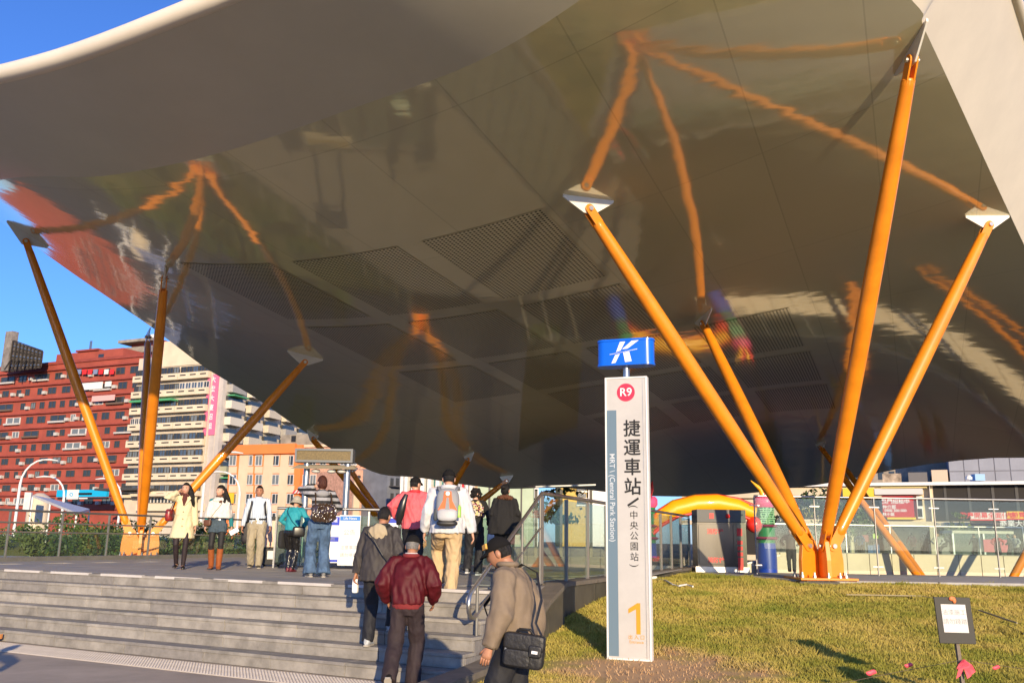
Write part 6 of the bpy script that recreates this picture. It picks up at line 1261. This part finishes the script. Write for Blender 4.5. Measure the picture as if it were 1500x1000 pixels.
single('bag_strap', 'thin black strap across the charcoal jacket and its hood', 'strap', MB().tube([a.w((-.10, -.175, 1.42)), a.w((.02, -.185, 1.28)), a.w((.14, -.18, 1.10)), a.w((.22, -.11, .98))], .008, 6), BLACK)
# 7 man in maroon
MAR = M('maroon_satin', (.085, .005, .009), .6, spec=.3, nz=.25, nscale=8); MARK = M('maroon_rib', (.20, .02, .022), .85); PLUM = M('dark_plum_trousers', (.028, .016, .018), .8, nz=.25, nscale=10); CAPB = M('black_cap_cloth', (.013, .012, .012), .95, spec=.15, bump=.3, bscale=300)
p = face(592, 1009, 0.0); a = Person('man in a maroon satin jacket and black cap stepping up, seen from behind', p, toward(p, (p.x + .12, p.y + 1, 0)), 1.64, 'people on the steps and platform', lean=.09, skin=SKIN2)
a.pose([(-.10, -.33, .07), (.085, .03, 0)], [((-.27, .14, .95), (-.6, -1, 0)), ((.27, .16, .95), (.6, -1, 0))], headyaw=.02, headpitch=-.2, headfwd=.06); a.body(); a.trousers(PLUM, (.108, .092, .086), .008, pelv=(.168, .13)); a.top('jacket', MAR, hem=.93, rx=(.185, .21, .215, .21), ry=.165, sleeve=(.088, .08, .06), puff=.012, amp=.014, wr=9)
a.add('waistband', wrinkle(remesh(MB().rings([ering(a.tor(z), rx, ry) for z, rx, ry in ((.875, .172, .138), (.90, .178, .143), (.945, .186, .15))]), .012, 1, 'waistband'), .002, 30, 2), MARK); a.add('collar', MB().tube([a.tor(1.465) + V((math.cos(q) * .08, math.sin(q) * .075, 0)) for q in [i * .52 for i in range(13)]], .024, 8), MARK)
a.add('shirt_collar', MB().tube([a.tor(1.49) + V((math.cos(q) * .066, math.sin(q) * .062, 0)) for q in [i * .52 for i in range(13)]], .012, 6), M('pale_collar', (.55, .5, .48), .8)); a.shoes(PUMP, SOLE, pitch=(-.95, 0)); a.hair(HAIRG, 'short'); a.cap(CAPB)
# 8 pink jacket
PNK = M('coral_pink_jacket', (.78, .12, .14), .7, nz=.1, nscale=12)
p = face(602, 851, PLAT); a = Person('person in a coral pink jacket and black cap with a black sling bag', p, toward(p, (-.6, 30, 0)), 1.60, 'people on the steps and platform', female=True, lean=.07)
a.pose([(-.08, .1, 0), (.08, -.1, 0)], [((-.27, .12, 1.0), (-1, -.6, 0)), DOWN(1, .05, .25, .87)], headyaw=-.55, headpitch=-.12); a.body(); a.trousers(BTR, (.105, .085, .07)); a.top('jacket', PNK, hem=.84, rx=(.205, .20, .205, .205), ry=.16, sleeve=(.088, .076, .06), puff=.008, amp=.012); a.shoes(PUMP, SOLE); a.hair(HAIRB, 'short'); a.cap(CAPB); a.add('collar', MB().tube([a.tor(1.46) + V((math.cos(q) * .08, math.sin(q) * .075, 0)) for q in [i * .52 for i in range(13)]], .024, 8), M('red_collar', (.65, .03, .04), .7))
bag('sling_bag', 'long black sling bag over the coral pink jacket', 'bag', MB().tube([a.w((-.10, -.19, 1.40)), a.w((-.14, -.22, 1.28)), a.w((-.19, -.21, 1.05)), a.w((-.22, -.17, .90))], [.03, .055, .065, .03], 14, flat=.55), PUMP)
# 9 backpack man
GRY = M('pale_grey_jacket', (.60, .60, .62), .75, nz=.06, nscale=10); CHI = M('tan_chinos', (.56, .40, .22), .85, nz=.1, nscale=10); WSN = M('white_sneaker', (.62, .60, .58), .6, nz=.3, nscale=25)
p = face(652, 880, RI * 5); a = Person('man in pale grey jacket and tan trousers with an orange backpack, near the top step', p, toward(p, (p.x - .05, p.y + 1, 0)), 1.74, 'people on the steps and platform', lean=.09)
a.grip = {-1: .6, 1: .7}; a.pose([(-.10, .28, RI), (.06, -.06, 0)], [DOWN(-1, .12, .30, .88), DOWN(1, .03, .33, .87)], headpitch=-.15, headfwd=.04); a.body(); a.trousers(CHI, (.118, .095, .078), .011, pelv=(.182, .14)); a.top('jacket', GRY, hem=.86, rx=(.22, .205, .215, .222), ry=.16, sleeve=(.092, .078, .06), puff=.008, amp=.012, flare=.015); a.shoes(WSN, M('red_sole', (.5, .08, .07), .7)); a.hair(HAIRB, 'short'); a.cap(CAPB); a.add('collar', MB().tube([a.tor(1.47) + V((math.cos(q) * .085, math.sin(q) * .08, 0)) for q in [i * .52 for i in range(13)]], .026, 8), GRY)
ORB = M('orange_nylon', (.80, .14, .03), .6, nz=.08); GNY = M('grey_nylon', (.26, .27, .29), .6, nz=.15); BC = V((0, -.245, 1.19)); BX, BY, BZ = a.wd((1, 0, 0)), a.wd((0, 1, 0)), a.wd((0, .09, 1))
bw_ = lambda x, y, z: a.w(BC + V((x, y, z)))
bp = bag('backpack', 'orange and grey backpack on the man in the pale grey jacket', 'backpack', sbox(bw_(0, 0, .02), BX, BY, BZ, (.155, .085, .23), .6), GNY,
    [[bw_(-.10, .03, .22), bw_(-.13, .14, .27), bw_(-.14, .3, .2)], [bw_(.10, .03, .22), bw_(.13, .14, .27), bw_(.14, .3, .2)]], sr=.024, extra=[
    ('front_pocket', sbox(bw_(0, -.075, -.10), BX, BY, BZ, (.135, .055, .085), .6), M('silver_nylon', (.42, .43, .45), .5, nz=.1)), ('bottom_panel', sbox(bw_(0, -.03, -.205), BX, BY, BZ, (.14, .085, .035), .6), BLACK),
    ('orange_panel', MB().prism([bw_(-.045, -.088, .20), bw_(.045, -.088, .20), bw_(.06, -.10, .08), bw_(.125, -.098, -.04), bw_(-.125, -.098, -.04), bw_(-.06, -.10, .08)], BY * .03), ORB), ('grey_stripe', MB().prism([bw_(-.014, -.104, .12), bw_(.014, -.104, .12), bw_(.03, -.112, -.03), bw_(-.03, -.112, -.03)], BY * .01), GNY),
    ('badge', MB().tube([bw_(0, -.094, .17), bw_(0, -.10, .17)], .028, 12), WINK), ('side_pocket', sbox(bw_(-.15, -.01, -.10), BX, BY, BZ, (.03, .05, .08), .6), M('mesh_dark', (.06, .07, .08), .8)), ('bottle', MB().tube([bw_(.15, -.03, -.13), bw_(.15, -.03, .0), bw_(.15, -.03, .03)], [.028, .028, .012], 12), M('lime_bottle', (.3, .55, .05), .3))])
# 10 woman in the patterned top
PAT = M('patterned_knit', (.55, .40, .16), .85); t_ = PAT.node_tree; vo = t_.nodes.new('ShaderNodeTexVoronoi'); vo.inputs['Scale'].default_value = 34; cr = t_.nodes.new('ShaderNodeValToRGB'); cr.color_ramp.interpolation = 'CONSTANT'; ee = cr.color_ramp.elements
ee[0].color = (.02, .015, .015, 1); ee[1].position = .38; ee[1].color = (.62, .48, .22, 1); k_ = ee.new(.58); k_.color = (.25, .02, .07, 1); k_ = ee.new(.78); k_.color = (.6, .5, .42, 1); sx_ = t_.nodes.new('ShaderNodeSeparateColor'); t_.links.new([n for n in t_.nodes if n.type == 'TEX_COORD'][0].outputs['Object'], vo.inputs['Vector']); t_.links.new(vo.outputs['Color'], sx_.inputs[0]); t_.links.new(sx_.outputs[0], cr.inputs[0]); t_.links.new(cr.outputs[0], t_.nodes['Principled BSDF'].inputs['Base Color'])
BKN = M('black_knit', (.013, .012, .012), .9, nz=.2, nscale=20)
p = face(693, 842, PLAT); a = Person('woman with curly dark hair in a gold and maroon patterned shawl top', p, toward(p, (1.5, 30, 0)), 1.60, 'people on the steps and platform', female=True, lean=.06)
a.pose([(-.10, -.12, .04), (.08, .06, 0)], [DOWN(-1, .1, .26, .9), ((.26, .2, .98), (.6, -1, 0))], headyaw=-.7, headpitch=-.05); a.body(); a.trousers(BTR, (.11, .09, .085), .008, pelv=(.17, .13)); a.top('sweater', BKN, hem=.80, rx=(.195, .185, .19, .19), ry=.145, sleeve=(.074, .066, .05), amp=.007); a.shoes(SNK, WINK); a.hair(HAIRB, 'curly'); a.cap(CAPB)
b = MB().rings([ering(a.tor(z), rx, ry) for z, rx, ry in ((1.12, .20, .165), (1.2, .212, .17), (1.32, .205, .15), (1.40, .14, .11), (1.455, .085, .08))]); a.add('patterned_shawl', wrinkle(remesh(b, .014, 2, 'patterned_shawl'), .008, 10, 6), PAT)
bag('carrier_bag', 'white and lilac carrier bag held beside the woman in the patterned shawl', 'bag', sbox(a.w((.33, .20, .66)), a.wd((1, .3, 0)), a.wd((-.3, 1, 0)), (0, 0, 1), (.10, .05, .19), .5), M('white_plastic_bag', (.68, .66, .72), .5, nz=.3, nscale=6), [[a.w((.30, .18, .83)), a.w((.29, .21, .92)), a.w((.36, .22, .83))]])
# 11 woman in the black shawl
p = face(738, 846, PLAT); a = Person('woman in a wide black shawl with a brown fur collar and hair bun', p, toward(p, (.6, 30, 0)), 1.62, 'people on the steps and platform', female=True, lean=.04)
a.pose([(-.08, .02, 0), (.08, -.04, 0)], [DOWN(-1, .1, .24, .95), DOWN(1, .1, .24, .95)], headyaw=-.3); a.body(); a.trousers(BTR, (.108, .09, .08), .006); a.top('sweater', BKN, hem=.8, rx=(.18, .17, .175, .18), ry=.13, sleeve=(.07, .062, .052)); b = MB().rings([ering(a.tor(z), rx, ry) for z, rx, ry in ((.78, .31, .22), (.95, .30, .21), (1.2, .27, .185), (1.34, .235, .15), (1.41, .15, .11), (1.46, .085, .085))]); a.add('shawl', wrinkle(remesh(b, .014, 2, 'shawl'), .014, 8, 9, (1, 1, .2)), BKN)
a.add('fur_collar', wrinkle(remesh(MB().tube([a.tor(1.42) + V((math.cos(q) * .12, math.sin(q) * .10, .01 - .02 * math.sin(q))) for q in [i * .52 for i in range(13)]], .045, 10), .011, 1, 'fur_collar'), .018, 45, 2), M('brown_fur', (.12, .045, .022), .95, nz=.5, nscale=60)); a.shoes(PUMP, WINK); a.hair(HAIRB, 'bun')
# jeans legs glimpsed between the pink and the grey jackets
p = face(633, 832, PLAT); a = Person('person in jeans and a grey top mostly hidden behind the grey jacket man', p, toward(p, (-.9, 30, 0)), 1.5, 'people on the steps and platform', lean=.05, lod=True); a.pose([(-.08, .12, 0), (.08, -.12, .02)], [DOWN(-1), DOWN(1)]); a.body(); a.trousers(JEAN, (.108, .085, .075)); a.top('jacket', M('sage_jacket', (.30, .36, .28), .8), hem=.86); a.shoes(WSN, SOLE); a.hair(HAIRB)
# 12 man in the taupe jacket, foreground
TAU = M('taupe_jacket', (.215, .16, .11), .8, nz=.10, nscale=9, bump=.12, bscale=220); RIB = M('taupe_rib', (.14, .105, .06), .9)
p = V((.06, 7.1, 0)); a = Person('man in a taupe jacket and black cap walking past with a messenger bag', p, toward(p, (p.x - 1.0, p.y + .22, 0)), 1.63, 'people on the steps and platform', lean=.06, skin=SKIN2)
a.grip = {-1: .55, 1: .5}; a.pose([(-.10, .27, .0), (.09, -.18, .02)], [((-.29, .14, .87), (-.4, -1, 0)), ((.27, -.12, .90), (.4, -1, 0))], headyaw=-.02, headpitch=-.42, headfwd=.075, headz=1.565); a.body(); a.trousers(BTR, (.112, .098, .09), .009, pelv=(.17, .14)); a.top('jacket', TAU, hem=.92, rx=(.19, .205, .205, .205), ry=.172, sleeve=(.095, .086, .062), puff=.010, amp=.013, wr=8)
a.add('waistband', remesh(MB().rings([ering(a.tor(z), rx, ry) for z, rx, ry in ((.87, .175, .145), (.90, .182, .15), (.94, .19, .158))]), .012, 1, 'waistband'), RIB)
for sh, e, w_ in a.arm: a.add('cuff', MB().tube([e.lerp(w_, .80), e.lerp(w_, .9), e.lerp(w_, 1.02)], [.052, .05, .046], 16), RIB)
a.add('collar', MB().tube([a.tor(1.47) + V((math.cos(q) * .078, .01 + math.sin(q) * .074, .012)) for q in [i * .52 for i in range(13)]], .022, 8), TAU); a.shoes(PUMP, SOLE); a.hair(HAIRB, 'short'); a.cap(CAPB, patch=M('orange_patch', (.75, .36, .06), .6))
MB_ = M('black_bag_nylon', (.018, .017, .018), .5, nz=.25, nscale=14, bump=.3, bscale=30); X, Y, Z_ = a.wd((0, 1, .10)), a.wd((-1, .0, 0)), a.wd((0, -.10, 1)); c = a.w((-.235, -.12, .845))
# bag hangs on the near (left) hip, flat towards the camera
mm = thing('messenger_bag', 'black nylon messenger bag on the hip of the man in taupe', 'bag', (c.x, c.y, c.z - .16)); P_ = lambda x, y, z: c + X * x + Y * y + Z_ * z
obj('pouch', sbox(c, X, Y, Z_, (.15, .055, .115), .28, 28, 18), MB_, mm, smooth=70); obj('flap', sbox(P_(-.0, .024, .068), X, Y, Z_, (.154, .044, .06), .3, 24, 14), MB_, mm, smooth=70)
obj('front_pocket', sbox(P_(.04, .050, -.045), X, Y, Z_, (.096, .02, .058), .25, 20, 12), MB_, mm, smooth=70); pk = obj('phone_pocket', sbox(P_(-.09, .058, .016), X, Y, Z_, (.048, .022, .042), .3, 20, 12), MB_, mm, smooth=70); obj('label', MB().obox(P_(-.09, .081, .012), X, Y, Z_, (.022, .0015, .010)), WINK, pk)
text('lettering', 'ECCO', .016, P_(-.118, .098, .012), -X, Z_, INK, pk, .003) if False else None
obj('zip_puller', MB().obox(P_(.128, .053, -.005), X, Y, Z_, (.008, .004, .03)), BOLT, mm); obj('handle', MB().tube([P_(.07, .0, .115), P_(.05, .01, .15), P_(-.03, .01, .155), P_(-.06, 0, .118)], .011, 8), MB_, mm, smooth=True)
obj('strap', MB().tube([P_(-.135, .0, .095), a.w((-.20, -.20, 1.05)), a.w((-.15, -.235, 1.22)), a.w((.0, -.17, 1.42)), a.w((.10, -.03, 1.478)), a.w((.15, .12, 1.38)), a.w((.0, .26, 1.15)), a.w((-.2, .14, .98)), P_(.135, .0, .09)], .016, 8, flat=.3), MB_, mm, smooth=True)
# 13 a dry leaf at the left border, and someone outside the frame whose shadow falls on the paving
lf = MB(); lc = atz(-7, 937, .02)
for k in range(7):
    u = k / 6 - .5; w_ = .075 * math.cos(u * 2.9); lf.v += [(lc.x + u * .2, lc.y - w_, .03 + .05 * u * u), (lc.x + u * .2, lc.y, .012 + .10 * abs(u) ** 1.5), (lc.x + u * .2, lc.y + w_, .09 + .05 * u)]
for k in range(6):
    for q in (0, 1): i0 = k * 3 + q; lf.f.append((i0, i0 + 3, i0 + 4, i0 + 1))
single('dry_leaf', 'curled orange dry leaf at the foot of the steps by the left border', 'leaf', lf, M('dry_leaf_orange', (.55, .22, .05), .7, nz=.3, nscale=15), smooth=True)
p = V((-5.5, 6.8, 0)); a = Person('person outside the left border whose shadow falls on the paving', p, toward(p, (p.x, p.y + 1, 0)), 1.68, 'people on the steps and platform', lean=.05, lod=True); a.pose([(-.09, .2, 0), (.09, -.2, .03)], [((-.45, .2, 1.1), (-1, -.3, 0)), ((.5, .1, 1.05), (1, -.3, 0))]); a.body(); a.trousers(BTR); a.top('jacket', DJ, hem=.86); a.shoes(PUMP); a.hair(HAIRB)
# distant people beyond the parapet and by the arch
def far(px, d, label, top, hat=None, yaw=0.4, h=1.6, z=0.0, seat=False):
    p = aty(px, 790, d); a = Person(label, (p.x, d, z), yaw, h, 'people beyond the parapet', lod=True, lean=.05); a.vox = .03
    a.pose([(-.09, .1, 0), (.09, -.1, 0)], [((-.22, .25, 1.02), (-1, -.5, 0)), ((.22, .25, 1.02), (1, -.5, 0))]); a.body(); a.trousers(BTR); a.top('jacket', top, hem=.84, amp=.004); a.hair(HAIRB if hat is None else hat)
RJ = M('far_red_jacket', (.45, .02, .02), .8); WJ = M('far_grey_jacket', (.42, .40, .38), .8); LB = M('far_light_blue', (.35, .5, .6), .8); YJ = M('far_yellow_jacket', (.55, .33, .04), .8)
for px, d, lb_, m_, yw in ((1158, 33, 'dark clothed person standing by the stairs behind the near struts', DJ, 2.8), (1242, 54, 'far person in a dark and yellow jacket near the struts', YJ, .8), (1260, 54, 'far person in light blue and red beside the street tree', LB, 2.2), (1337, 53, 'far person in a red jacket below the red signboard', RJ, .3), (1353, 52, 'far broad person in black seated beyond the parapet', DJ, 3.0), (1374, 53, 'far person in a pale grey jacket by the cream column', WJ, 2.5), (1428, 54, 'far person in black standing before the glass kiosk', BKN, .4), (1460, 54, 'far person in a red vest and pale hat before the pink board', RJ, 2.9), (1479, 53, 'far person in dark grey clothes right of the red vest', DJ, 1.0), (1488, 54, 'far person in a light jacket at the right border', WJ, 2.0)):
    far(px, d, lb_, m_, HAIRG if 'hat' in lb_ else None, yw, z=.8 if d > 40 else .6)
bpy.data.scenes.remove(TMP)
